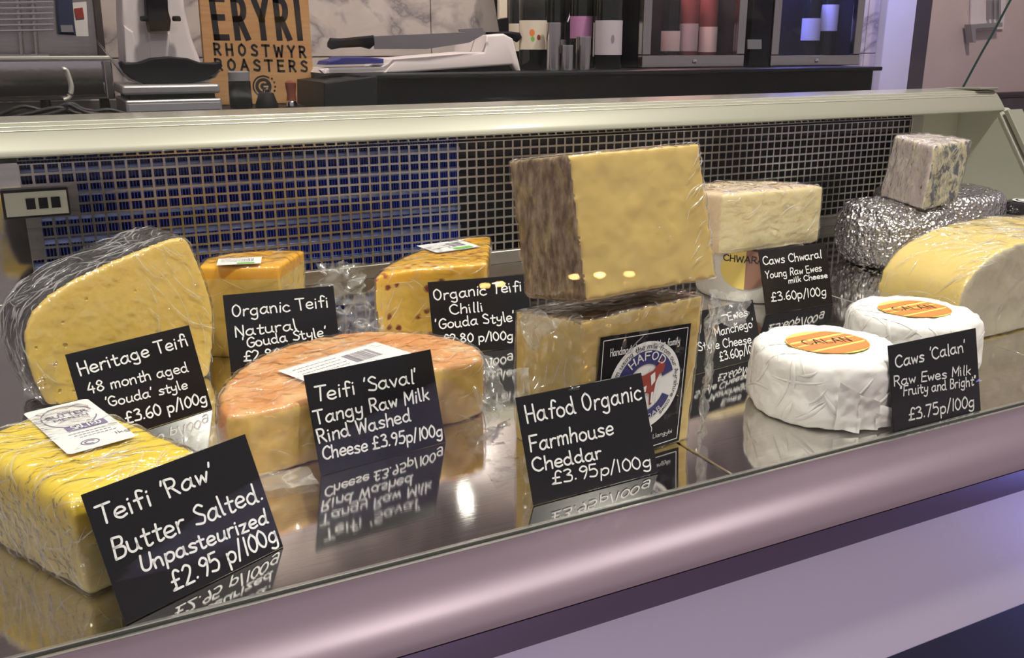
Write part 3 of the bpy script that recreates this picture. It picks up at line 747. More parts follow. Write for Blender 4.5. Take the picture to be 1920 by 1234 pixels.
for k in range(3):
    yy = lh * (.33 - k * .045)
    for j in range(9):
        xx = s * (.24 + k * .05) + j * s * .062
        ink.poly([(xx, yy), (xx + s * .05, yy), (xx + s * .05, yy + .0006), (xx, yy + .0006)], layer(f, 1))
ink.text('1kg', .0040, .0005, lambda x, y: f(s * .80 + x, lh * .14 + y), .009)
ink.disc(s * .40, lh * .12, .0055, .0045, layer(f, 1), 0, 6.29, .86); ink.disc(s * .40, lh * .12, .0035, .0028, layer(f, 1), .4, 5.2, .7)
part('print', ink.mesh(), lb, 'print_violet')
ink = Ink(); ink.text('SALTED', lh * .075, .0009, lambda x, y: f(s * .36 + x, lh * .41 + y, 2), s * .44)
part('print_salted', ink.mesh(), lb, 'print_white')

# ---------- heritage wedge: quarter wheel standing on its cut side, black rind
spotted('heritage_paste', (.70, .485, .10), (.76, .55, .15), (.46, .29, .06), 95, .19, .42, .2, .12, .30)
mottled('black_rind', (.018, .016, .017), (.05, .045, .045), 60, .42, .3)
ha = math.radians(15); hu, hn = V((math.cos(ha), math.sin(ha), 0)), V((-math.sin(ha), math.cos(ha), 0))
A = V((-.012, .832, 0)); hl = math.radians(6); hv = hn * math.sin(hl) + V((0, 0, math.cos(hl))); hnn = hn * math.cos(hl) - V((0, 0, math.sin(hl)))
px = [(92, 762), (66, 715), (50, 665), (48, 625), (60, 590), (90, 558), (140, 526), (205, 495), (270, 468), (322, 449), (343, 446), (354, 455), (372, 496), (390, 542), (401, 592), (400, 640), (394, 700), (388, 748)]
ol = [atp(x, y, A, hnn) for x, y in px]
ol = [p if p.z > .0 else V((p.x, p.y, .0002)) for p in ol]
t = thing('cheese_wedge', V((.06, .88, 0)), 'tall yellow holed wedge with black rind, wrapped in film, at the far left', 'cheese')
back = hnn * .075; back.z = 0
me = remeshed(prism(ol, None, 0, 1, outline2=[p + back * (1.0) for p in ol]), .0024, 3)
for v_ in me.vertices: v_.co.z = max(v_.co.z, .0004)
fm = film_over(me, .0014, .0008, 60, 9)
def hmat(c, n):
    d = (c - A).dot(hnn)
    return 0 if (n.dot(hnn) < -.55 and d < .01) or (n.dot(hu) > .75) else (0 if d < .004 else 1)
faces_by(me, hmat)
part('paste', me, t, ['heritage_paste', 'black_rind'], smooth=60)
wrinkles(t, fm, 90, hu * .6 + V((0, 0, -.9)), .040, 3, .0006, .45, keep=lambda p, n: p.x > .075 or p.z < .05 or (p - A).dot(hnn) > .006)
wrinkles(t, fm, 90, hu * -.7 + V((0, 0, -.7)), .030, 4, .0007, .5, keep=lambda p, n: (p - A).dot(hnn) > .005)
for v_ in fm.vertices: v_.co.z = max(v_.co.z, .0002)
part('cling_film', fm, t, 'cling_film', smooth=180)
q = [V((-.03, .80, .004)), V((-.004, .825, .002)), V((-.012, .86, .075)), V((-.040, .86, .060))]
part('film_tail', crumple(q, 24, 24, .008, 38, 4), t, 'vacuum_bag', smooth=180)

# ---------- organic natural wedge
mottled('gouda_rind', (.84, .40, .015), (.90, .50, .04), 18, .32, .15, 40, sss=.2)
mottled('gouda_paste', (.78, .53, .11), (.84, .60, .17), 20, .45, .15, 50, sss=.2)
zt = .093
top = [atz(x, y, zt) for x, y in ((372, 499), (445, 501), (522, 499), (570, 469), (500, 468), (430, 474), (385, 484))]
bot = [V((p.x, p.y, 0)) for p in top]
ctr = sum(bot, V()) / len(bot); bot = [ctr + (p - ctr) * .96 for p in bot]
t = thing('cheese_wedge', ctr, 'plain orange-skinned gouda wedge between the black-rinded wedge and the grille', 'cheese')
me = remeshed(prism(bot, None, 0, 1, outline2=top), .0024, 3)
fm = film_over(me, .0012, .0010, 40, 11)
wrinkles(t, fm, 34, V((.8, .2, -.5)), .035, 5, .0005, .6)
faces_by(me, lambda c, n: 0 if (n.z > .6 or c.z > zt - .012) else 1)
part('paste', me, t, ['gouda_rind', 'gouda_paste'], smooth=60)
part('vacuum_film', fm, t, 'vacuum_bag', smooth=180)
def top_label(t, pxs, z, name='label', bars=True, green=True, seed=1):
    c = [atz(x, y, z) for x, y in pxs]  # TL TR BR BL
    u = (c[2] - c[3]); lw = u.length; u.normalize(); v = c[0] - c[3]; v -= u * v.dot(u); lh = v.length; v.normalize()
    o = c[3] + (c[0] - c[3]).dot(u) * u * .5
    f = lab_fn(o, u, v, V((0, 0, 1)), .0003)
    ink = Ink(); ink.poly(rrect(0, 0, lw, lh, .0015), layer(f, 0)); lb = part(name, ink.mesh(), t, 'paper_white', label='white printed label')
    ink = Ink(); rnd = random.Random(seed)
    ink.stroke([V((lw * .02, lh * .03, 0)), V((lw * .98, lh * .03, 0))], .0004, layer(f, 1)); ink.stroke([V((lw * .02, lh * .97, 0)), V((lw * .98, lh * .97, 0))], .0004, layer(f, 1))
    for k in range(4):
        yy = lh * (.80 - k * .13); xx = lw * .08
        while xx < lw * .5:
            w_ = rnd.uniform(.001, .004); ink.poly([(xx, yy), (xx + w_, yy), (xx + w_, yy + .0008), (xx, yy + .0008)], layer(f, 1)); xx += w_ + .0008
    if bars:
        xx = lw * .55
        while xx < lw * .82:
            w_ = rnd.uniform(.0003, .0011); ink.poly([(xx, lh * .35), (xx + w_, lh * .35), (xx + w_, lh * .8), (xx, lh * .8)], layer(f, 1)); xx += w_ + rnd.uniform(.0005, .001)
    part('print', ink.mesh(), lb, 'print_grey')
    if green:
        ink = Ink(); ink.poly(rrect(lw * .45, lh * .06, lw * .85, lh * .24, .001), layer(f, 1)); part('green_strip', ink.mesh(), lb, 'print_green')
    return lb
top_label(t, ((415, 485), (511, 473), (484, 494), (400, 498)), zt + .003)
q = [V((.262, .955, .03)), V((.318, .985, .02)), V((.312, .99, .068)), V((.255, .965, .075))]
part('bag_tail', crumple(q, 24, 20, .009, 45, 2), t, 'milky_bag', smooth=180)

# ---------- organic chilli wedge
spotted('chilli_paste', (.80, .50, .07), (.84, .55, .11), (.24, .03, .01), 85, .40, .4, .2, .12, .38)
spotted('chilli_rind', (.84, .45, .03), (.88, .52, .06), (.40, .09, .02), 70, .30, .35, .2, .12, .3)
zt = .078
top = [atz(x, y, zt) for x, y in ((700, 524), (722, 514), (770, 506), (840, 500), (913, 494), (920, 443), (880, 444), (840, 452), (800, 465), (760, 480), (722, 500))]
bot = [V((p.x, p.y, 0)) for p in top]; ctr = sum(bot, V()) / len(bot)
bot = [ctr + (p - ctr) * .94 for p in bot]
t = thing('cheese_wedge', ctr, 'orange gouda wedge flecked with red chilli, standing by the grille', 'cheese')
me = remeshed(prism(bot, None, 0, 1, outline2=top), .0024, 3)
fm = film_over(me, .0012, .0010, 40, 12)
wrinkles(t, fm, 34, V((.9, 0, .3)), .035, 6, .0005, .6)
faces_by(me, lambda c, n: 0 if (n.z > .6 or c.z > zt - .012) else 1)
part('paste', me, t, ['chilli_rind', 'chilli_paste'], smooth=60)
part('vacuum_film', fm, t, 'vacuum_bag', smooth=180)
top_label(t, ((793, 459), (868, 447), (890, 464), (806, 476)), zt + .002, seed=3)
p0 = bot[0]
q = [V((p0.x - .050, p0.y + .01, .025)), V((p0.x + .004, p0.y, .012)), V((p0.x + .002, p0.y + .008, .062)), V((p0.x - .035, p0.y + .03, .045))]
part('bag_tail', crumple(q, 20, 20, .008, 45, 7), t, 'milky_bag', smooth=180)
p1 = bot[4]
q = [V((p1.x, p1.y, .03)), V((p1.x + .016, p1.y + .01, .03)), V((p1.x + .018, p1.y + .06, .07)), V((p1.x + .002, p1.y + .06, .078))]
part('bag_edge', crumple(q, 12, 16, .004, 50, 8), t, 'milky_bag', smooth=180)

# ---------- saval half wheel
mottled('washed_rind', (.72, .28, .075), (.82, .52, .24), 34, .38, .45, 110, .0012, sss=.1, c3=(.77, .37, .13), detail=8)
mottled('saval_paste', (.74, .46, .12), (.82, .57, .19), 14, .42, .25, 50, sss=.2)
zt = .0505
top = [atz(x, y, zt) for x, y in ((407, 768), (425, 779), (465, 778), (500, 770), (574, 752), (650, 735), (700, 722), (760, 705), (830, 690), (870, 684), (905, 672), (905, 655), (885, 642), (840, 630), (790, 622), (740, 619), (690, 619), (640, 624), (590, 633), (540, 645), (490, 664), (450, 688), (420, 715), (406, 742))]
ctr = sum((V((p.x, p.y, 0)) for p in top), V()) / len(top)
t = thing('half_cheese_wheel', ctr, 'half wheel of orange washed-rind cheese lying flat with a white label', 'cheese')
bm = bmesh.new(); rings = []
for h, k in ((0.0005, .94), (.006, .985), (.02, 1.0), (.036, 1.0), (.046, .99), (.0505, .965)):
    rg = []
    for i, p in enumerate(top):
        q = ctr + (V((p.x, p.y, 0)) - ctr) * (k if i > 10 or i == 0 else 1 + (k - 1) * .25); q.z = h
        if 0 < i < 11: q.y += .0010 * math.sin(i * 2.1 + h * 200)
        rg.append(bm.verts.new(q))
    rings.append(rg)
m_ = len(top)
for a_, b_ in zip(rings, rings[1:]):
    for i in range(m_): bm.faces.new((a_[i], a_[(i + 1) % m_], b_[(i + 1) % m_], b_[i]))
bm.faces.new(rings[0][::-1]); bm.faces.new(rings[-1])
me = wobble(remeshed(mesh_of(bm), .0022, 2), .0006, 90, 0, 6)
fm = film_over(me, .0012, .0012, 50, 14)
wrinkles(t, fm, 60, V((.9, .2, 0)), .035, 7, .0005, .6)
cutn = V((-.10, -1, 0)).normalized()
faces_by(me, lambda c, n: 1 if (n.dot(cutn) > .5 and c.z < .0482 and c.x > .092) else 0)
part('wheel', me, t, ['washed_rind', 'saval_paste'], smooth=60)
part('vacuum_film', fm, t, 'vacuum_bag', smooth=180)
top_label(t, ((538, 690), (720, 650), (760, 668), (572, 728)), .0530, bars=True, green=False, seed=5)
q = [V((.302, .645, .002)), V((.335, .66, .002)), V((.340, .70, .030)), V((.304, .69, .052))]
part('bag_edge', crumple(q, 16, 20, .006, 45, 21), t, 'milky_bag', smooth=180)
q = [V((.112, .604, .0025)), V((.152, .598, .0025)), V((.152, .628, .0035)), V((.108, .628, .0035))]
part('bag_flap', crumple(q, 16, 10, .0012, 60, 22), t, 'milky_bag', smooth=180)
q = [V((.075, .585, .003)), V((.105, .622, .002)), V((.098, .650, .040)), V((.066, .645, .035))]
part('bag_tail', crumple(q, 24, 24, .007, 42, 23), t, 'milky_bag', smooth=180)
q = [V((.265, .545, .0025)), V((.300, .56, .0025)), V((.312, .66, .003)), V((.285, .66, .003))]
part('bag_sheet', crumple(q, 14, 26, .0015, 50, 24), t, 'vacuum_bag', smooth=180)

# ---------- cheddar, lower block with the black label
mottled('cheddar_paste', (.68, .49, .14), (.74, .55, .18), 12, .40, .12, 60, sss=.2)
mottled('cheddar_rind', (.12, .07, .03), (.48, .35, .20), 95, .75, .8, 120, .002, c3=(.28, .19, .10), detail=8, stretch=(1.6, 1.6, .7))
ca = math.radians(7.3); cu, cn = V((math.cos(ca), math.sin(ca), 0)), V((-math.sin(ca), math.cos(ca), 0))
c0 = V((.325, .533, 0)); Z = lambda z: V((0, 0, z))
lo = [c0, c0 + cu * .110, c0 + cu * .108 + cn * .080, c0 + cn * .080]
hi = [c0 + cu * .001 + Z(.1155), c0 + cu * .118 + Z(.1175), c0 + cu * .116 + cn * .080 + Z(.106), c0 + cu * .001 + cn * .080 + Z(.104)]
t = thing('cheddar_block', c0 + cu * .055 + cn * .04, 'lower cheddar block with brown rind on top and a black printed label', 'cheese', 'stacked cheddar blocks')
me = wobble(remeshed(prism(lo, None, 0, 1, outline2=hi), .002, 2), .0004, 60, 0, 8)
fm = film_over(me, .0012, .0008, 35, 16)
fm_low = fm.copy()
faces_by(me, lambda c, n: 1 if (n.z > .55 or (n.dot(cu) < -.8 and c.z > .112)) else 0)
part('paste', me, t, ['cheddar_paste', 'cheddar_rind'], smooth=60)
part('vacuum_film', fm, t, 'vacuum_bag', smooth=180)
# its label
Pl = lambda x, y: atp(x, y, c0 - cn * .0019, cn)
c = [Pl(1126, 633), Pl(1296, 606), Pl(1273, 826), Pl(1108, 880)]
o_ = c[3]; uu = cu; vn = (c[0] - c[3]); lh = vn.length
def quadfn(c, n, off=.0003):
    """unit square (x right, y up) on the quad TL TR BR BL, layered along n"""
    return lambda x, y, k=1: (c[3] * (1 - x) + c[2] * x) * (1 - y) + (c[0] * (1 - x) + c[1] * x) * y + n * off * k
f = quadfn(c, -cn)
ink = Ink(); ink.poly([(0, 0), (1, 0), (1, 1), (0, 1)], layer(f, 0)); lb = part('label', ink.mesh(), t, 'label_black', label='black label with a red cow in a white ring')
W_, H_ = (c[2] - c[3]).length, (c[0] - c[3]).length
g = lambda x, y, k=1: f(x / W_, y / H_, k)          # metric on the label
ink = Ink(); e = .003
for a_, b_ in (((e, e), (W_ - e, e)), ((W_ - e, e), (W_ - e, H_ - e)), ((W_ - e, H_ - e), (e, H_ - e)), ((e, H_ - e), (e, e))):
    ink.stroke([V((*a_, 0)), V((*b_, 0))], .0006, layer(g, 1))
ink.text('Handmade by the Holden family', .0058, .0006, lambda x, y: g(.010 + x, H_ - .0155 + y), W_ - .020, .05)
part('lettering', ink.mesh(), lb, 'print_white')
kx, ky, kr = W_ * .52, H_ * .555, W_ * .405
ink = Ink(); ink.disc(kx, ky, kr, kr, layer(g, 1), 0, 2 * math.pi, 0, 48); part('emblem_disc', ink.mesh(), lb, 'print_white')
ink = Ink(); ink.disc(kx, ky, kr * .80, kr * .80, layer(g, 2), .30, math.pi - .30, .62, 30); ink.disc(kx, ky, kr * .80, kr * .80, layer(g, 2), math.pi + .75, 2 * math.pi - .45, .72, 30)
part('emblem_band', ink.mesh(), lb, 'print_navy')
ink = Ink()
ink.text('farm using the milk from our Ayrshire cows', .0040, .0005, arc_fn(g, kx, ky, kr * .84, math.pi * .97, 2), kr * .84 * math.pi * 1.28, .05)
part('ring_lettering', ink.mesh(), lb, 'print_black')
ink = Ink()
ink.text('HAFOD', .0062, .0010, arc_fn(g, kx, ky, kr * .60, math.pi * .74, 3), kr * .60 * math.pi * .50, .10)
part('name_lettering', ink.mesh(), lb, 'print_white'); ink = Ink()
ink.text('CHEDDAR', .0034, .0006, arc_in(g, kx, ky, kr * .785, math.pi * 1.31, 3), kr * .785 * math.pi * .42, .10)
part('word_lettering', ink.mesh(), lb, 'print_white')
ink = Ink()
cow = [(-.50, .06), (-.46, .22), (-.30, .26), (-.05, .24), (.16, .30), (.30, .44), (.36, .50), (.37, .42), (.43, .36), (.40, .24), (.30, .20), (.24, .06), (.22, -.10), (.18, -.34), (.13, -.34), (.13, -.14), (.06, -.10), (-.16, -.10), (-.28, -.06), (-.32, -.36), (-.37, -.36), (-.38, -.08), (-.44, -.02), (-.50, -.36), (-.53, -.36), (-.52, -.05)]
ink.poly([(kx + x * kr * 1.22, ky - kr * .04 + y * kr * 1.22) for x, y in cow], layer(g, 3)); part('cow_picture', ink.mesh(), lb, 'print_red')
ink = Ink()
for pts in ([(.10, .22), (.20, .27), (.22, .10), (.14, .02)], [(-.28, .22), (-.18, .24), (-.20, .10), (-.30, .12)], [(.15, -.10), (.20, -.10), (.18, -.30), (.145, -.30)], [(-.05, .02), (.03, .05), (.02, -.07), (-.06, -.08)]):
    ink.poly([(kx + x * kr * 1.22, ky - kr * .04 + y * kr * 1.22) for x, y in pts], layer(g, 4))
part('cow_patches', ink.mesh(), lb, 'print_white')
ink = Ink(); ink.disc(W_ * .60, H_ * .175, .0048, .0048, layer(g, 1), 0, 6.3, .84); ink.disc(W_ * .60, H_ * .175, .003, .003, layer(g, 1), .5, 5.4, .6)
ink.text('Fawr Llangybi', .0034, .0004, lambda x, y: g(W_ * .52 + x, H_ * .095 + y), W_ * .38, .05)
part('small_print', ink.mesh(), lb, 'print_white')
# loose vacuum bag round the lower block
def bag(name, q, nx, ny, amp, sc, sd, mat='milky_bag'): return part(name, crumple(q, nx, ny, amp, sc, sd), t, mat, smooth=180)
wrinkles(t, fm_low, 30, V((.2, 0, 1)), .035, 41, .0006, .5)
bpy.data.meshes.remove(fm_low)
def pxq(pts, Y): return [aty(x, y, Y[i] if isinstance(Y, (list, tuple)) else Y) for i, (x, y) in enumerate(pts)]
bag('bag_fold', pxq([(985, 742), (1090, 735), (1098, 592), (976, 588)], [.553, .526, .526, .578]), 26, 26, .0045, 45, 31, 'vacuum_bag')
bag('bag_pleat', pxq([(976, 640), (1012, 650), (1060, 600), (978, 585)], [.560, .552, .538, .575]), 20, 16, .005, 60, 36)
bag('bag_corner', pxq([(985, 903), (1004, 905), (992, 690), (958, 690)], [.534, .531, .545, .556]), 14, 26, .0035, 50, 32)
bag('bag_side', pxq([(1300, 826), (1318, 800), (1345, 600), (1330, 566)], [.552, .575, .585, .556]), 14, 26, .0035, 45, 33)
bag('bag_top_flap', pxq([(1322, 598), (1390, 622), (1404, 556), (1328, 545)], [.556, .575, .60, .59]), 24, 20, .005, 45, 34)
bag('bag_front_edge', [V((.330, .5285, .110)), V((.445, .5425, .111)), V((.447, .5435, .119)), V((.330, .5295, .120))], 30, 6, .0015, 50, 35, 'vacuum_bag')
# the upper block, tipped back on it
ul = math.radians(9); ua = math.radians(8)
uu, un = V((math.cos(ua), math.sin(ua), 0)), V((-math.sin(ua), math.cos(ua), 0))
uv = un * math.sin(ul) + Z(math.cos(ul)); unn = un * math.cos(ul) - Z(math.sin(ul))
A = V((.34, .530, .122))
ol = [atp(x, y, A, unn) for x, y in ((1100, 566), (1343, 520), (1311, 268), (1067, 291))]
ext = unn * .066
t = thing('cheddar_block', A + unn * .03, 'upper cheddar block tipped on the labelled one, brown rind down its left side', 'cheese', 'stacked cheddar blocks')
me = wobble(remeshed(prism(ol, None, 0, 1, outline2=[p + ext - uu * (.004 if i in (0, 3) else .006) for i, p in enumerate(ol)]), .002, 2), .0006, 60, 0, 9)
fm = film_over(me, .0010, .0005, 30, 18)
lft = (ol[3] - ol[0]).cross(unn).normalized()
lft = lft if lft.dot(uu) < 0 else -lft
faces_by(me, lambda c, n: 1 if (n.dot(lft) > .55 or n.dot(uv) > .75) else 0)
part('paste', me, t, ['cheddar_paste', 'cheddar_rind'], smooth=60)
wrinkles(t, fm, 26, uu * .7 + V((0, 0, .7)), .022, 8, .0005, .4, keep=lambda p, n: (p - A).dot(uu) > .085 and p.z > .14)
wrinkles(t, fm, 5, uu, .006, 9, .0007, .1)
part('cling_film', fm, t, 'smooth_film', smooth=180)

# ---------- chwaral: wrapped wheel with a cut piece on top
mottled('wax_paper', (.76, .73, .66), (.82, .79, .73), 16, .5, .35, 40, .002, sss=.05)
dc = V((.787, .888, 0)); dr = .066; dh = .064
t = thing('wrapped_truckle', dc, 'white paper-wrapped wheel with yellow and brown label, under the cut ewes cheese', 'cheese')
me = wobble(remeshed(lathe([(0, 0), (dr - .006, 0), (dr - .001, .004), (dr, .012), (dr, dh - .010), (dr - .003, dh - .003), (dr - .008, dh), (0, dh)], dc, 30), .0028, 2), .0010, 40, 0, 2)
part('paper_wrap', me, t, 'wax_paper', smooth=50)
def side_patch(c, r, a0, z0, hw, hh, off=.0012):
    """point at arc-offset x and height y on a drum's side"""
    return lambda x, y, k=1: V((c.x + (r + off + k * .0003) * math.cos(a0 + x / r), c.y + (r + off + k * .0003) * math.sin(a0 + x / r), z0 + y))
aw = math.radians(-136)
sp = side_patch(dc, dr, aw, dh * .66, 0, 0)
def ell(ink, a0, a1, rx, ry, fn, n=18):
    b = len(ink.v); m = 6
    for i in range(n + 1):
        a = a0 + (a1 - a0) * i / n
        for j in range(m + 1): ink.v.append(fn(rx * j / m * math.cos(a), ry * j / m * math.sin(a)))
    for i in range(n):
        for j in range(m): ink.f.append([b + i * (m + 1) + j, b + i * (m + 1) + j + 1, b + (i + 1) * (m + 1) + j + 1, b + (i + 1) * (m + 1) + j])
ink = Ink(); ell(ink, math.pi / 2, 1.5 * math.pi, .030, .024, lambda x, y: sp(x, y, 0)); lb = part('label', ink.mesh(), t, 'print_yellow', label='round label, half yellow and half brown')
plain('print_brown', (.33, .17, .12), .5)
ink = Ink(); ell(ink, -math.pi / 2, .5 * math.pi, .030, .024, lambda x, y: sp(x, y, 0)); part('brown_half', ink.mesh(), lb, 'print_brown')
ink = Ink(); ink.text('CHWARAL', .0075, .0013, lambda x, y: sp(x - .027, y + .009, 1), .054); part('lettering', ink.mesh(), lb, 'print_black')
part('paper_fold', crumple([dc + V((.05, -.012, .045)), dc + V((.072, .02, .05)), dc + V((.070, .03, .078)), dc + V((.050, .0, .072))], 10, 12, .003, 50, 6), t, 'wax_paper', smooth=60)
mottled('ewes_rind', (.66, .47, .27), (.78, .62, .42), 30, .5, .4, 80, .0015)
mottled('ewes_paste', (.74, .62, .33), (.80, .69, .42), 14, .4, .12, 50, sss=.2)
zb = dh + .0030; zt2 = zb + .060; GROUND = zb
A = V((dc.x, dc.y - .055, 0)); fn_ = V((-.02, 1, 0)).normalized()
p0 = atp(1366, 357, A, fn_); p1 = atp(1545, 354, A, fn_); pb = atp(1362, 455, A, fn_)
zt2 = (p0.z + p1.z) / 2; 
top = [V((p0.x - .004, p0.y + .004, zt2)), V((p0.x + .012, p0.y, zt2)), V((p1.x, p1.y, zt2)), V((p1.x - .030, p1.y + .055, zt2)), V((p1.x - .075, p1.y + .088, zt2)), V((p0.x + .018, p0.y + .085, zt2)), V((p0.x - .010, p0.y + .060, zt2)), V((p0.x - .018, p0.y + .030, zt2))]
bot = [V((p.x, p.y, zb)) for p in top]
ctr = sum(bot, V()) / len(bot)
t = thing('cheese_wedge', ctr, 'pale cut piece of ewes cheese in film, resting on the white wrapped wheel', 'cheese')
me = wobble(remeshed(prism(bot, None, .004, 2, outline2=top), .0024, 5), .0006, 50, 0, 5)
fm = film_over(me, .0010, .0008, 45, 19)
wrinkles(t, fm, 40, V((.8, 0, .4)), .030, 10, .0006, .5)
faces_by(me, lambda c, n: 1 if (n.dot(fn_) < -.6 or n.dot(V((.88, .47, 0))) > .7) else 0)
part('paste', me, t, ['ewes_rind', 'ewes_paste'], smooth=60)
part('cling_film', fm, t, 'cling_film', smooth=180)

GROUND = .0004
# ---------- calan: two paper-wrapped cheeses
mottled('wrap_paper', (.82, .80, .76), (.86, .84, .81), 10, .55, .25, 30, .002, sss=.04)
def calan(c, r, h, ph, lab, seed):
    t = thing('wrapped_cheese', c, lab, 'cheese', 'white paper-wrapped cheeses')
    bm = bmesh.new(); n = 64; rings = []
    for z, k, oc in ((0.0004, .90, .3), (.003, .985, .5), (.012, 1.02, .8), (h * .5, 1.0, 1), (h - .012, .985, 1), (h - .004, .96, 1), (h - .0005, .90, 1), (h, .80, .6)):
        rg = []
        for i in range(n):
            a = ph + 2 * math.pi * i / n; rr = r * k * (1 + .030 * oc * abs(math.cos(a * 4 + ph)) + .010 * math.sin(a * 3 + seed))
            rg.append(bm.verts.new(c + V((rr * math.cos(a), rr * math.sin(a), z))))
        rings.append(rg)
    for a_, b_ in zip(rings, rings[1:]):
        for i in range(n): bm.faces.new((a_[i], a_[(i + 1) % n], b_[(i + 1) % n], b_[i]))
    bm.faces.new(rings[0][::-1]); bm.faces.new(rings[-1])
    me = wobble(remeshed(mesh_of(bm), .0022, 1), .0011, 45, 0, seed, True)
    wrinkles(t, me, 26, V((.3, -.1, .8)), .045, 20 + seed, .0016, .9, 'wrap_paper', 'paper_creases', keep=lambda p, n: n.z < .7, rise=.5)
    part('paper_wrap', me, t, 'wrap_paper', smooth=45)
    lz = h + .0016; lr = r * .58
    f = lambda x, y, k=1: V((c.x + x * math.cos(-.25) - y * math.sin(-.25), c.y + x * math.sin(-.25) + y * math.cos(-.25), lz + k * .0003))
    ink = Ink(); ink.disc(0, 0, lr, lr * .86, layer(f, 0)); lb = part('label', ink.mesh(), t, 'print_yellow', label='oval orange and yellow label')
    ink = Ink()
    def band(y0, y1, sl=.35):
        pts = []
        def xlim(y): return math.sqrt(max(0, 1 - y * y)) * .99
        up = [(-1 + 2 * i / 16) for i in range(17)]
        lo_, hi_ = [], []
        for u_ in up:
            a1_, a2_ = y0 + sl * u_, y1 + sl * u_
            lim = math.sqrt(max(0, .98 - u_ * u_))
            lo_.append((u_, max(-lim, min(lim, a1_)))); hi_.append((u_, max(-lim, min(lim, a2_))))
        for i in range(16):
            q = [lo_[i], lo_[i + 1], hi_[i + 1], hi_[i]]
            if abs(q[0][1] - q[3][1]) + abs(q[1][1] - q[2][1]) > .01: ink.poly([(x * lr, y * lr * .86) for x, y in q], layer(f, 1))
    for y0, y1 in ((-.95, -.50), (-.36, .02), (.12, .30), (.46, .80)): band(y0, y1)
    part('orange_stripes', ink.mesh(), lb, 'print_orange')
    ink = Ink(); ink.text('CALAN', .012, .0010, lambda x, y: f(x - lr * .62, y - .004, 2), lr * 1.24, .12); part('lettering', ink.mesh(), lb, 'print_black')
    # folded flap of the wrapping on the side facing out
    fl = []
    a0 = math.radians(-150 + seed * 8)
    for k in range(3):
        aa = a0 + k * .26; p = c + V((math.cos(aa), math.sin(aa), 0)) * (r * 1.035 + .0015); q = c + V((math.cos(aa + .30), math.sin(aa + .30), 0)) * (r * 1.035 + .002)
        part('paper_fold', crumple([p + Z(.004), q + Z(.002), q + Z(h * (.62 - .15 * k)), p + Z(h * (.80 - .18 * k))], 10, 14, .0013, 60, seed + k), t, 'wrap_paper', smooth=40)
calan(V((.583, .555, 0)), .0615, .0555, .2, 'front white paper-wrapped Calan cheese with orange oval label, left of its card', 3)
calan(V((.733, .594, 0)), .0595, .0560, .5, 'rear white paper-wrapped Calan cheese with orange oval label, behind the card', 4)

# ---------- foil wheels, blue cheese, black waxed cheese
def foil_mat(name):
    m, nt, b = nodes(name); b.inputs['Metallic'].default_value = 1; b.inputs['Base Color'].default_value = (.78, .77, .75, 1); b.inputs['Roughness'].default_value = .22
    v = coords(nt); vo = N(nt, 'ShaderNodeTexVoronoi'); vo.inputs['Scale'].default_value = 210; nt.links.new(v, vo.inputs['Vector'])
    n1 = noise_tex(nt, v, 120, 4)
    nt.links.new(bump(nt, n1, .7, .003, bump(nt, vo.outputs['Distance'], .9, .003)), b.inputs['Normal'])
foil_mat('crinkled_foil')
fc = V((1.078, .925, 0)); fr_ = .078; fhh = .086
t = thing('foil_wheel', fc, 'crinkled silver foil-wrapped wheel under the blue cheese', 'cheese')
part('foil_wrap', wobble(remeshed(lathe([(0, 0), (fr_ * .72, 0), (fr_ * .9, .012), (fr_, .035), (fr_ * .98, .062), (fr_ * .86, .080), (fr_ * .7, fhh - .002), (0, fhh)], fc, 28), .0028, 1), .0030, 70, 0, 5, True), t, 'crinkled_foil', smooth=30)
fc2 = V((1.262, 1.005, 0))
t = thing('foil_wheel', fc2, 'smoother foil-wrapped wheel with lilac sheen, right behind the crinkled foil one', 'cheese')
part('foil_wrap', wobble(remeshed(lathe([(0, 0), (.085, 0), (.095, .01), (.097, .05), (.094, .075), (.085, .082), (0, .084)], fc2, 28), .0032, 2), .0014, 40, 0, 6, True), t, 'crinkled_foil', smooth=40)
def blue_mat(name):
    m, nt, b = nodes(name); v = coords(nt)
    n1 = noise_tex(nt, v, 62, 6, .7, .4); n2 = noise_tex(nt, v, 75, 5, .7)
    base = ramp(nt, n2, [(.35, (.66, .60, .34)), (.62, (.76, .70, .52))])
    vein = ramp(nt, n1, [(.49, (0, 0, 0)), (.58, (1, 1, 1))])
    nt.links.new(mixc(nt, vein, base, (.10, .12, .145)), b.inputs['Base Color']); b.inputs['Roughness'].default_value = .5
    nt.links.new(bump(nt, n2, .5, .002), b.inputs['Normal'])
blue_mat('blue_paste')
mottled('blue_rind', (.62, .52, .46), (.80, .73, .54), 38, .55, .5, 90, .002, c3=(.72, .61, .58))
zb = fhh + .0025
bb = [atz(1650, 367, zb), atz(1730, 394, zb), atz(1793, 380, zb), atz(1725, 356, zb)]
def at_top(px, z): return atz(px[0], px[1], z)
zt2 = zb + .088
F0 = bb[1]; d_ = ray(1754, 273); tz = ((F0 - EYE).x * d_.x + (F0 - EYE).y * d_.y) / (d_.x ** 2 + d_.y ** 2); zt2 = EYE.z + d_.z * tz
tt = [atz(1677, 254, zt2), atz(1754, 273, zt2), atz(1823, 262, zt2), atz(1740, 249, zt2)]
ctr = sum(bb, V()) / 4
GROUND = None
t = thing('blue_cheese', ctr, 'pale blue-veined cheese wedge in film on top of the crinkled foil wheel', 'cheese')
me = wobble(remeshed(prism(bb, None, .003, 2, outline2=tt), .0028, 3), .0012, 45, 0, 7)
for v_ in me.vertices: v_.co.z = max(v_.co.z, zb + .0006)
fm = film_over(me, .0010, .0010, 45, 23)
wrinkles(t, fm, 36, V((.5, 0, .7)), .024, 11, .0006, .8)
nr = (bb[2] - bb[1]).cross(Z(1)).normalized()
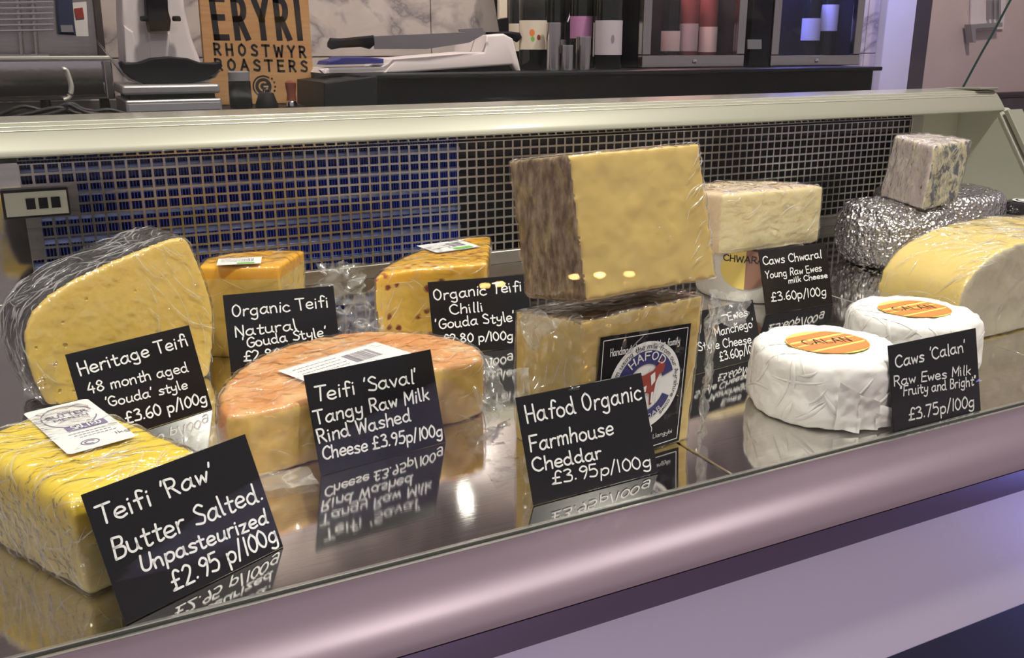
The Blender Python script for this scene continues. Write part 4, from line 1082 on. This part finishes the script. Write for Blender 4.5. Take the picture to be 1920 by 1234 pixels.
faces_by(me, lambda c, n: 1 if (n.dot(nr) > .6) else 0)
part('paste', me, t, ['blue_rind', 'blue_paste'], smooth=60)
for v_ in fm.vertices: v_.co.z = max(v_.co.z, zb + .0002)
part('cling_film', fm, t, 'cling_film', smooth=180)
GROUND = .0004
plain('black_wax', (.010, .008, .009), .18, coat=.5)
wc = V((1.362, 1.085, 0)); 
wp = aty(1925, 408, .93); wc = V((wp.x, .93, 0))
t = thing('waxed_cheese', wc, 'black waxed truckle with a white top label at the right edge', 'cheese')
part('wax', lathe([(0, 0), (.030, 0), (.036, .004), (.039, .02), (.039, .050), (.036, .060), (.030, .064), (0, .065)], wc, 32), t, 'black_wax', smooth=40)
ink = Ink(); ink.disc(wc.x, wc.y, .024, .024, lambda x, y: V((x, y, .0656))); lb = part('label', ink.mesh(), t, 'print_white')
ink = Ink(); ink.disc(wc.x, wc.y, .019, .019, lambda x, y: V((x, y, .0660)), 0, 6.29, .86); part('label_ring', ink.mesh(), lb, 'print_black')

# ---------- large pale half wheel at the right
mottled('pale_rind', (.80, .61, .18), (.86, .67, .25), 14, .38, .15, 40, sss=.2)
mottled('pale_paste', (.52, .46, .33), (.57, .51, .38), 8, .55, .12, 60, sss=.1)
A = V((.9, .618, 0)); pn = V((-.05, 1, 0)).normalized()
px = [(1801, 657), (1797, 600), (1802, 560), (1818, 525), (1848, 492), (1890, 466), (1945, 446), (2010, 434), (2080, 430), (2150, 436), (2220, 455), (2275, 490), (2300, 540), (2300, 610)]
ol = smooth_line([atp(x, y, A, pn) for x, y in px], 3)
ol = [V((p.x, p.y, max(p.z, .0005))) for p in ol]
ol[0].z = .0005; ol[-1].z = .0005
ctr = V((sum(p.x for p in ol) / len(ol), .70, 0))
t = thing('half_cheese_wheel', ctr, 'large smooth pale yellow half wheel in film, standing at the right edge', 'cheese')
me = remeshed(prism(ol, pn * .10), .0035, 2)
fm = film_over(me, .0015, .0016, 30, 25)
wrinkles(t, fm, 120, V((.6, -.5, .5)), .045, 12, .0008, .5, keep=lambda p, n: n.dot(pn) > -.5)
faces_by(me, lambda c, n: 1 if n.dot(pn) < -.6 else 0)
part('paste', me, t, ['pale_rind', 'pale_paste'], smooth=60)
part('cling_film', fm, t, 'vacuum_bag', smooth=180)
q = [ol[0] + pn * .105 + V((-.02, 0, .0)), ol[0] + V((-.004, .01, 0)), ol[6] + V((-.006, .02, -.01)), ol[6] + pn * .10 + V((-.02, 0, -.01))]
part('bag_fold', crumple(q, 24, 24, .007, 30, 26), t, 'milky_bag', smooth=180)
GROUND = None

# ================================================================== BACK COUNTER AND WHAT STANDS ON IT
plain('counter_black', (.010, .010, .015), .45, spec=.25)
plain('plastic_black', (.006, .006, .010), .5, spec=.18)
plain('plastic_white', (.80, .74, .72), .38)
plain('plastic_grey', (.25, .25, .27), .4)
brushed('appliance_steel', (.55, .53, .52), .16, .05, (2, 40, 40), .03)
plain('chrome', (.80, .80, .82), .06, 1)
plain('silver_plastic', (.42, .41, .42), .32, .6)
plain('cable_black', (.010, .010, .012), .5)
YC = 2.2; zc1 = aty(480, 208, YC).z
xc = aty(606, 180, YC).x
cnt = part('side_counter', box((-.9, 2.02, zc1 - .04), (xc - .005, YW - .004, zc1), .004), None, 'counter_black')
cnt.data.transform(Matrix.Translation((0, 0, 0)))
bs = part('counter_base', box((-.88, 2.06, -.698), (xc - .02, YW - .01, zc1 - .0405)), cnt, 'plinth_dark')
tag(cnt, 'low black side counter under the coffee board and the white machine', 'counter')
# raised black bar counter to the right
zb1 = aty(1200, 132, YC).z
xb0, xb1 = xc, aty(1646, 135, YC).x
bar = thing('bar_counter', (1.5, 2.4, -.70), 'raised black counter carrying the wine bottles and wine cabinets', 'counter')
part('counter_top', box((xb0 + .09, YC, zb1 - .012), (xb1 + .02, YW - .004, zb1), .003), bar, 'counter_black')
part('counter_body', box((xb0 + .10, YC + .02, -.698), (xb1, YW - .01, zb1 - .0125)), bar, 'plastic_black')
part('counter_end', slab([(608, 155), (708, 142), (708, 203), (608, 205)], YC - .02, .25, .003), bar, 'counter_black')
for x0_, x1_ in ((900, 948), (1006, 1050), (1377, 1412), (1455, 1490)):
    y_ = 199 - (x0_ - 900) * .026
    part('shelf_label', slab([(x0_, y_), (x1_, y_ - 1), (x1_, y_ + 4), (x0_, y_ + 5)], YC + .012, .004), bar, 'paper_white')
# ---------- wooden coffee board
wood('board_wood', (.50, .27, .10), (.62, .36, .16))
Yb_ = 2.42
bz = zc1 + .001
c = [aty(368, -70, Yb_), aty(574, -70, Yb_), aty(592, 207, Yb_), aty(390, 207, Yb_)]
for q in c[2:]: q.z = bz
t = thing('wooden_sign', (c[2] + c[3]) / 2, 'wooden coffee roasters sign board with black lettering on the back counter', 'sign')
part('board', prism([c[3], c[2], c[1], c[0]], V((0, .02, 0)), .002), t, 'board_wood')
f = quadfn(c, V((0, -1, 0)), .0005); W_ = (c[2] - c[3]).length; H_ = (c[0] - c[3]).length
def on_board(px0, px1, h, txt, bold, track=.1, sq=1):
    """Lettering line whose baseline runs between two places on the board."""
    a_ = aty(*px0, Yb_); b_ = aty(*px1, Yb_); d_ = (b_ - a_); L_ = d_.length; d_.normalize(); up = V((-d_.z * 0, 0, 1)) - d_ * d_.z; up.normalize()
    up = (up + V((-.05, 0, 0))).normalized()
    ink.text(txt, h, bold, lambda x, y: a_ + d_ * x + up * y + V((0, -.0006, 0)), L_, track, 0, 1, False)
k_ = (aty(500, 0, Yb_) - aty(500, 100, Yb_)).z / 100
ink = Ink(); on_board((404, 70), (566, 71), k_ * 71, 'ERYRI', k_ * 11.5, .36); part('big_lettering', ink.mesh(), t, 'print_black')
ink = Ink(); on_board((402, 102), (574, 107), k_ * 20, 'RHOSTWYR', k_ * 4.2, .38)
on_board((404, 131), (577, 134), k_ * 20, 'ROASTERS', k_ * 4.2, .36); part('small_lettering', ink.mesh(), t, 'print_black')
ec = aty(494, 162, Yb_); ink = Ink(); fb = lambda x, y: ec + V((x, -.0006, y))
R_ = k_ * 16
ink.disc(0, 0, R_ * 1.35, R_ * 1.35, fb, .9, 5.4, .86); ink.disc(0, 0, R_, R_, fb, 0, 6.29, 0)
for k in range(5):
    a_ = -.75 + k * .36; ink.disc(R_ * 1.45 * math.cos(a_), R_ * 1.45 * math.sin(a_), R_ * .13, R_ * .13, fb, 0, 6.29, 0, 10)
part('bean_emblem', ink.mesh(), t, 'print_black')
ink = Ink(); ink.disc(0, 0, R_ * .62, R_ * .62, lambda x, y: fb(x, y) + V((0, -.0004, 0)), .9, 5.9, .66); ink.poly([(R_ * .0, -R_ * .12), (R_ * .62, -R_ * .12), (R_ * .62, R_ * .08), (0, R_ * .08)], lambda x, y: fb(x, y) + V((0, -.0004, 0)))
part('emblem_letter', ink.mesh(), t, 'board_wood')
# ---------- jars and mills in front of the board
def stand(px, py, Y): 
    p = aty(px, py, Y); return V((p.x, Y, zc1 + .0008))
def pw(Y): return (aty(501, 150, Y) - aty(500, 150, Y)).length
Ym = 2.32; u1 = pw(Ym)
p = stand(453, 206, Ym); t = thing('grinder_jar', p, 'tall black canister with dark glass top before the board', 'canister')
part('body', lathe([(0, 0), (u1 * 20, 0), (u1 * 21, .004), (u1 * 20, u1 * 48), (0, u1 * 48.5)], p, 24), t, 'plastic_black', smooth=40)
part('lid', lathe([(0, u1 * 49), (u1 * 19.5, u1 * 49), (u1 * 19.5, u1 * 64), (u1 * 17, u1 * 66), (0, u1 * 66)], p, 24), t, 'plastic_grey', smooth=40)
p = stand(501, 206, Ym - .03); t = thing('salt_mill', p, 'squat black mill with chrome collar in front of the round emblem', 'mill')
part('body', lathe([(0, 0), (u1 * 21, 0), (u1 * 21, u1 * 6), (u1 * 17, u1 * 16), (u1 * 14, u1 * 26), (u1 * 9, u1 * 28), (0, u1 * 28)], p, 24), t, 'plastic_black', smooth=40)
part('collar', lathe([(0, u1 * 28.2), (u1 * 6, u1 * 28.2), (u1 * 6, u1 * 33), (0, u1 * 34)], p, 16), t, 'chrome', smooth=40)
p = stand(548, 206, Ym - .01); t = thing('pepper_mill', p, 'small red-brown wooden pepper mill with steel foot', 'mill')
mottled('mill_wood', (.20, .05, .03), (.28, .08, .05), 30, .35, .1)
part('foot', lathe([(0, 0), (u1 * 10, 0), (u1 * 10, u1 * 5), (u1 * 8, u1 * 10), (0, u1 * 10.5)], p, 20), t, 'chrome', smooth=40)
part('body', lathe([(0, u1 * 11), (u1 * 9.5, u1 * 11), (u1 * 8, u1 * 22), (u1 * 10, u1 * 36), (u1 * 10.5, u1 * 44), (u1 * 6, u1 * 48), (0, u1 * 48.5)], p, 20), t, 'mill_wood', smooth=40)
# ---------- white machine with black tray on a silver scale
Ys = 2.16
pA = aty(325, 215, Ys); t = thing('counter_scale', V((pA.x, Ys + .08, zc1)), 'grey two-tier counter scale under the white machine', 'scale')
zz = zc1 + .0005
s0, s1 = aty(236, 200, Ys).x, aty(417, 200, Ys).x
part('base', box((s0, Ys, zz), (s1, Ys + .22, zz + .032), .004), t, 'silver_plastic')
part('display_strip', box((s0 + .004, Ys - .002, zz + .008), (s1 - .004, Ys + .004, zz + .024), .001, 1), t, 'plastic_grey')
part('neck', box((s0 + .01, Ys + .02, zz + .0322), (s1 - .01, Ys + .20, zz + .042)), t, 'plastic_black')
part('platform', box((s0 - .004, Ys - .004, zz + .0422), (s1 - .002, Ys + .22, zz + .062), .005), t, 'silver_plastic')
zs = zz + .0625
Yk = 2.26; GROUND = zs + .0004
c_ = aty(318, 130, Yk)
t = thing('grinding_machine', V((c_.x, Yk + .05, zs)), 'tall white tapered machine with black chute and curved black tray', 'machine')
bodypx = [(233, 122), (228, 40), (226, -60), (338, -60), (348, 20), (360, 70), (376, 112), (380, 122), (370, 132), (250, 132)]
part('body', slab(bodypx, Yk, .13, .012, 4), t, 'plastic_white', smooth=50)
fl_ = slab([(232, 48), (236, 118), (262, 122), (250, 60)], Yk - .004, .01, .003); part('side_fin', fl_, t, 'plastic_white')
part('front_groove', slab([(279, 62), (318, 62), (322, 112), (283, 114)], Yk - .003, .006, .002), t, 'plastic_white')
ch_ = part('chute', slab([(270, -60), (312, -60), (316, 20), (321, 38), (319, 58), (281, 59), (277, 40), (275, 30)], Yk - .035, .04, .004), t, 'plastic_black')
for x_ in (271, 331):
    k0 = aty(x_, 36, Yk - .03); part('knob', lathe([(0, -.004), (.008, -.004), (.0095, 0), (.008, .006), (0, .007)], k0, 16), ch_, 'plastic_black', smooth=40)
trp = [(225, 118), (230, 115), (236, 119), (262, 117), (285, 109), (320, 106), (352, 109), (375, 117), (400, 118), (415, 116), (418, 124), (405, 138), (380, 152), (362, 157), (270, 157), (250, 150), (232, 136)]
part('tray', slab(trp, Yk - .06, .05, .004, 3), t, 'plastic_black', smooth=50)
part('tray_rim', slab([(224, 128), (236, 144), (262, 157), (272, 160), (362, 160), (390, 152), (414, 132), (404, 146), (378, 159), (364, 163), (268, 163), (244, 152)], Yk - .05, .045, .002), t, 'silver_plastic')
part('foot', box((aty(262, 150, Yk).x, Yk - .05, zs), (aty(372, 150, Yk).x, Yk + .11, max(zs + .002, aty(300, 159, Yk - .05).z)), .001, 1), t, 'plastic_grey')
GROUND = None
# ---------- steel appliance at the far left, cables beneath
Ya = 2.24
a0, a1 = aty(-60, 150, Ya).x, aty(212, 150, Ya).x; az0 = aty(100, 188, Ya).z; az1 = aty(100, 107, Ya).z
t = thing('steel_oven', V(((a0 + a1) / 2, Ya + .12, zc1)), 'polished steel countertop oven with hinged handle at the far left', 'oven')
part('body', box((a0, Ya, az0), (a1, Ya + .015, az1), .004), t, 'appliance_steel'); part('back_body', box((a0, Ya + .0155, az0), (a1 - .03, Ya + .20, az1 - .002), .004), t, 'appliance_steel')
part('door', box((a0 + .004, Ya - .008, az0 + .008), (a1 - .018, Ya - .0005, az1 - .008), .002), t, 'chrome')
part('top_edge', box((a0, Ya - .010, az1 - .006), (a1, Ya + .002, az1 + .002), .002), t, 'rail_ridge')
part('side_frame', box((a1 - .016, Ya - .010, az0), (a1, Ya - .0005, az1 - .007), .002), t, 'appliance_steel')
hp = [aty(x, y, Ya - .03) for x, y in ((118, 130), (125, 132), (131, 148), (135, 165), (131, 182), (120, 187))]
part('handle', tube(smooth_line(hp, 5), .004, 8), t, 'rail_ridge', smooth=60)
for x_ in (a0 + .03, (a0 + a1) / 2, a1 - .02):
    part('foot', lathe([(0, 0), (.012, 0), (.010, az0 - zc1 - .0005), (0, az0 - zc1 - .0005)], (x_, Ya + .03, zc1 + .0005), 12), t, 'plastic_black')
for k, pts in enumerate((((-10, 215), (40, 200), (90, 208), (130, 194), (160, 206), (215, 198)), ((20, 196), (60, 212), (110, 202), (150, 214), (200, 206), (236, 212)), ((70, 214), (120, 206), (128, 196), (145, 204), (175, 214), (232, 200)))):
    cp = [aty(x, y, Ya - .06 - .02 * k) for x, y in pts]
    for q in cp: q.z = max(q.z, zc1 + .006)
    cp[0].z = cp[-1].z = zc1 + .005
    o = part('power_cable', tube(smooth_line(cp, 6), .0042, 8), None, 'cable_black', smooth=60)
    tag(o, ('black power cable rising highest under the steel oven', 'black power cable trailing towards the grey scale', 'black power cable looped nearest the canopy rail')[k], 'cable', 'cables under the oven')
# ---------- shelf rack with card reader and leaflets above the oven
Yr = 2.52
t = thing('wire_rack', aty(50, 107, Yr), 'chrome wire rack standing behind the steel oven', 'rack')
rz = aty(50, 107, Yr).z
for x_ in (-30, 28, 56):
    part('upright', tube([aty(x_, -60, Yr), aty(x_ + 14, 108, Yr)], .005, 8), t, 'appliance_steel', smooth=60)
for k in range(9):
    y_ = -28 + k * 10.5
    part('wire', tube([aty(-40, y_ + 3, Yr - .012), aty(100, y_, Yr - .012)], .0026, 6), t, 'chrome', smooth=60)
part('foot_bar', tube([aty(-40, 106, Yr), aty(92, 106, Yr)], .006, 8), t, 'appliance_steel')
t = thing('steel_cabinet', aty(120, 112, 2.62), 'brushed steel splash cabinet with dark frame behind the oven', 'cabinet')
part('panel', slab([(-40, -60), (172, -60), (190, 110), (-40, 110)], 2.66, .10, .004), t, 'appliance_steel')
part('frame', slab([(168, -60), (182, -60), (200, 112), (186, 112)], 2.645, .03, .002), t, 'dark_trim')
t = thing('card_reader', aty(125, 75, 2.60), 'dark blue hand terminal with pale screen hung on the steel cabinet', 'terminal')
plain('reader_blue', (.03, .04, .09), .4)
part('body', slab([(104, -20), (134, -20), (142, 66), (110, 64)], 2.60, .03, .004), t, 'reader_blue')
part('screen', slab([(113, 47), (136, 47), (138, 60), (115, 60)], 2.597, .004), t, 'plastic_grey')
t = thing('notice_card', aty(150, 40, 2.62), 'small white notice with red mark beside the hand terminal', 'notice')
part('paper', slab([(135, 5), (162, 3), (166, 68), (143, 68)], 2.640, .004), t, 'paper_white')
part('red_mark', slab([(139, 16), (155, 14), (158, 34), (143, 35)], 2.637, .003), t, 'print_red')
# ---------- slicer body with knives
Yv = 2.30; GROUND = zb1 + .001
t = thing('food_wrapper', aty(790, 140, Yv), 'white wedge-shaped wrapping machine on the black counter end', 'machine')
part('body', slab([(722, 137), (740, 112), (908, 98), (912, 66), (945, 63), (962, 72), (974, 118), (977, 136), (968, 136), (960, 122), (770, 136)], Yv, .20, .006, 3), t, 'plastic_white', smooth=40)
part('underside', slab([(745, 138), (960, 122), (968, 137)], Yv + .02, .15), t, 'plastic_black')
part('side_tray', slab([(606, 152), (612, 128), (722, 126), (742, 112), (742, 137), (690, 142), (650, 145)], Yv + .01, .14, .004), t, 'plastic_white')
part('hook', slab([(600, 131), (608, 130), (612, 138), (617, 140), (615, 147), (607, 146)], Yv - .005, .02, .002), t, 'plastic_white')
t = thing('blue_tub', aty(665, 126, Yv + .06), 'blue plastic tub sitting in the white side tray', 'tub')
plain('tub_blue', (.03, .04, .22), .45)
part('tub', slab([(612, 122), (616, 115), (634, 111), (640, 107), (690, 107), (720, 110), (720, 119)], Yv + .04, .09, .003), t, 'tub_blue')
GROUND = None
def knife(handle, blade, Y, lab, group):
    h0 = aty(*handle[0], Y); t = thing('kitchen_knife', h0, lab, 'knife', group)
    part('handle', slab(handle, Y, .022, .006, 3), t, 'plastic_black', smooth=50)
    if blade: part('blade', slab(blade, Y + .008, .003), t, 'appliance_steel')
    return t
knife([(617, 80), (622, 71), (640, 72), (694, 67), (702, 66), (704, 84), (695, 92), (680, 88), (640, 90), (624, 93), (617, 88)], [(700, 68), (908, 59), (912, 62), (880, 80), (800, 92), (702, 92)], Yv - .02, 'long knife with black handle at the left end of the wrapping machine', 'knives on the wrapping machine')
knife([(905, 60), (960, 59), (976, 61), (980, 70), (972, 79), (958, 70), (906, 64)], [(860, 55), (905, 52), (908, 62), (862, 60)], Yv + .05, 'knife with black handle pointing right by the wine bottles', 'knives on the wrapping machine')
# ---------- bottles and steel tubes on the bar counter
plain('bottle_glass', (.008, .012, .010), .05, spec=.7)
zt_ = zb1 + .0008
def bottle(px, Y, w_px, lab, label_mat, l0, l1, deco=None, hgt=.30):
    p = aty(px, 120, Y); p = V((p.x, Y, zt_)); r = w_px * (aty(px + 1, 100, Y) - aty(px, 100, Y)).length / 2
    t = thing('wine_bottle', p, lab, 'bottle', 'wine bottles on the bar counter')
    part('glass', lathe([(0, .003), (r * .9, 0), (r, .006), (r, .185), (r * .92, .205), (r * .45, .235), (r * .38, .25), (r * .38, hgt), (r * .44, hgt), (r * .44, hgt + .006), (0, hgt + .006)], p, 28), t, 'bottle_glass', smooth=40)
    za, zb_ = aty(px, l1, Y - r).z, aty(px, l0, Y - r).z
    vs, fs = [], []; n = 18
    for i in range(n + 1):
        a = math.radians(-117 - 75 + 150 * i / n)
        for z in (za, zb_): vs.append(V((p.x + (r + .0005) * math.cos(a), p.y + (r + .0005) * math.sin(a), z)))
    for i in range(n): fs.append((2 * i, 2 * i + 2, 2 * i + 3, 2 * i + 1))
    lb = part('label', pyd(vs, fs), t, label_mat)
    if deco:
        fn = lambda x, y: V((p.x + (r + .0009) * math.cos(math.radians(-110) + x / r), p.y + (r + .0009) * math.sin(math.radians(-110) + x / r), (za + zb_) / 2 + y))
        for mat, cx, cy, rx, ry in deco:
            ink = Ink(); ell(ink, 0, 6.2832, rx, ry, lambda x, y: fn(cx + x, cy + y)); part('label_motif', ink.mesh(), lb, mat)
    return t
plain('label_cream', (.74, .66, .52), .6); plain('label_pink', (.50, .22, .42), .6); plain('label_grey', (.60, .55, .58), .6)
bottle(999, 2.36, 46, 'wine bottle with cream label and butterfly motif', 'label_cream', 38, 93, [('print_orange', -.008, .006, .007, .009), ('print_green', -.006, -.010, .005, .006), ('print_red', .010, -.006, .005, .007)])
bottle(1089, 2.43, 38, 'wine bottle with pink label behind the steel tubes', 'label_pink', 30, 72)
bottle(1139, 2.36, 44, 'wine bottle with pale grey label beside the wine cabinet', 'label_grey', 38, 103, [('print_grey', .004, -.004, .005, .012)])
bottle(1040, 2.50, 36, 'dark wine bottle half hidden behind the tallest steel tube', 'label_grey', 74, 100)
bottle(1112, 2.50, 38, 'wine bottle with white label squeezed between the pink and grey ones', 'paper_white', 42, 106)
bottle(975, 2.50, 38, 'wine bottle with plain cream label at the left of the row', 'label_cream', 44, 96)
def steel_tube(px, Y, top, w_px, lab):
    p = aty(px, 120, Y); p = V((p.x, Y, zt_)); r = w_px * (aty(px + 1, 100, Y) - aty(px, 100, Y)).length / 2; h = aty(px, top, Y).z - zt_
    t = thing('steel_cup', p, lab, 'steel tube', 'steel tubes before the bottles')
    part('shell', lathe([(0, 0), (r, 0), (r, h), (r * .94, h), (r * .94, .004), (0, .004)], p, 28), t, 'appliance_steel', smooth=40)
    part('rim', lathe([(r * .94, h), (r * 1.01, h), (r * 1.01, h + .002), (r * .94, h + .002)], p, 28), t, 'chrome', smooth=40)
steel_tube(1037, 2.29, 44, 24, 'tallest brushed steel tube standing before the bottles')
steel_tube(1063, 2.27, 86, 20, 'shortest brushed steel tube standing before the bottles')
steel_tube(1093, 2.29, 70, 24, 'middle-height brushed steel tube under the pink label')
# hanging dispenser lines above the bottles
t = thing('wine_dispenser', V((aty(1080, 60, 2.62).x, 2.66, zt_)), 'black backed wine dispenser with steel spouts behind the bottles', 'dispenser')
part('back_board', slab([(938, -60), (1200, -60), (1200, 110), (965, 110)], 2.70, .08, .003), t, 'plastic_black')
for k, x_ in enumerate((1012, 1048, 1076, 1150)):
    lp = [aty(x_ - 22, 12, 2.66), aty(x_ - 10, 4, 2.65), aty(x_ + 6, 8, 2.64), aty(x_ + 14, 30, 2.63), aty(x_ + 16, 60, 2.63)] if k in (0, 3) else [aty(x_ - 12, 42, 2.63), aty(x_ - 4, 20, 2.64), aty(x_ + 4, 0, 2.65), aty(x_ + 8, -30, 2.66)]
    part('spout', tube(smooth_line(lp, 6), .003, 8), t, 'silver_plastic', smooth=60)
for x_ in (942, 965):
    part('paper_roll', slab([(x_ - 6, -40), (x_ + 10, -40), (x_ + 10, 34), (x_ - 6, 36)], 2.66, .015, .003), t, 'label_cream')
# ---------- wine cabinets
glass_mat('cabinet_glass', (.80, .80, .82), 1.5, .9)
plain('rose_glass', (.16, .06, .06), .06, spec=.7)
def cabinet(x0, x1, lab, light, items):
    Yq = 2.36; a, b = aty(x0, 120, Yq).x, aty(x1, 120, Yq).x; z0 = zt_; z1 = z0 + .42
    t = thing('wine_cabinet', V(((a + b) / 2, Yq + .15, z0)), lab, 'wine cabinet', 'wine cabinets on the bar counter')
    fr = .030; fb = aty(x0, 104, Yq).z
    part('shell_back', box((a, Yq + .205, z0), (b, Yq + .22, z1)), t, 'plastic_black')
    for u0, u1_ in ((a, a + .012), (b - .012, b)): part('shell_side', box((u0, Yq + .012, z0), (u1_, Yq + .205, z1)), t, 'plastic_black')
    part('shell_floor', box((a + .012, Yq + .012, z0), (b - .012, Yq + .205, fb - .004)), t, 'plastic_black')
    bm = bmesh.new()
    bm_box(bm, (a, Yq - .012, z0), (b, Yq + .011, fb), .003); bm_box(bm, (a, Yq - .012, fb), (a + fr, Yq + .011, z1), .003); bm_box(bm, (b - fr, Yq - .012, fb), (b, Yq + .011, z1), .003)
    part('door_frame', mesh_of(bm), t, 'appliance_steel')
    part('door_glass', box((a + fr, Yq - .002, fb), (b - fr, Yq + .003, z1)), t, 'cabinet_glass')
    lm_ = lathe([(0, 0), (.007, 0), (.007, .002), (0, .003)], (0, 0, 0), 16); lm_.transform(Matrix.Rotation(math.pi / 2, 4, 'X')); lm_.transform(Matrix.Translation(((a + b) / 2, Yq - .0125, (z0 + fb) / 2)))
    part('lock', lm_, t, 'chrome')
    l = lamp('cabinet_light', 'AREA', ((a + b) / 2, Yq + .14, z1 - .01), light[0], light[1], ((a + b) / 2, Yq + .14, z0), .2, .2)
    for px, w_, lm, l0, l1, lb_ in items:
        p = aty(px, 100, Yq + .12); r = w_ * (aty(px + 1, 60, Yq + .12) - aty(px, 60, Yq + .12)).length / 2; p = V((p.x, Yq + .12, fb - .0035))
        tb = thing('wine_bottle', p, lb_, 'bottle', 'bottles in the wine cabinets')
        part('glass', lathe([(0, 0), (r, 0), (r, .17), (r * .4, .22), (r * .36, .29), (0, .29)], p, 24), tb, 'rose_glass' if px in (1287, 1325) else 'bottle_glass', smooth=40)
        za, zb_ = aty(px, l1, Yq + .12 - r).z, aty(px, l0, Yq + .12 - r).z
        vs, fs = [], []
        for i in range(15):
            an = math.radians(-190 + 145 * i / 14)
            for z in (za, zb_): vs.append(V((p.x + (r + .0006) * math.cos(an), p.y + (r + .0006) * math.sin(an), z)))
        for i in range(14): fs.append((2 * i, 2 * i + 2, 2 * i + 3, 2 * i + 1))
        part('label', pyd(vs, fs), tb, lm)
cabinet(1199, 1390, 'steel-framed wine cabinet with pink-lit bottles, left of the pair', (4, (1, .45, .42)), [(1255, 30, 'paper_white', 58, 96, 'dark bottle with white label, left in the pink-lit cabinet'), (1287, 32, 'label_grey', 44, 96, 'bottle with round motif label, middle of the pink-lit cabinet'), (1325, 28, 'paper_white', 50, 98, 'bottle with white label, right in the pink-lit cabinet')])
cabinet(1440, 1606, 'steel-framed wine cabinet with blue-lit bottles, right of the pair', (6, (.18, .20, 1)), [(1515, 28, 'paper_white', 34, 76, 'bottle with white label, left in the blue-lit cabinet'), (1547, 28, 'paper_white', 8, 58, 'tall bottle with glowing label, right in the blue-lit cabinet')])
a, b = aty(1392, 120, 2.38).x, aty(1438, 120, 2.38).x
t = thing('cabinet_control', V(((a + b) / 2, 2.5, zt_)), 'black control column between the two wine cabinets', 'control unit')
part('column', box((a + .002, 2.352, zt_), (b - .016, 2.56, zt_ + .42), .004), t, 'plastic_black')
part('display', slab([(1402, 74), (1428, 74), (1428, 92), (1402, 92)], 2.349, .004), t, 'plastic_grey')
# ---------- wall fitting on the right wall
t = thing('wall_socket', aty(1850, 40, YR - .02), 'pale wall fitting with small bracket on the beige wall', 'wall fitting')
part('plate', slab([(1822, -20), (1888, -20), (1882, 55), (1820, 58)], YR - .012, .011, .002), t, 'plastic_white')
part('bracket', slab([(1820, 46), (1880, 42), (1880, 50), (1830, 54), (1830, 80), (1824, 80)], YR - .05, .037, .002), t, 'silver_plastic')
for x_ in (1855, 1864, 1873): part('clip', slab([(x_, 0), (x_ + 4, 0), (x_ + 4, 36), (x_, 36)], YR - .03, .018, .001), t, 'silver_plastic')
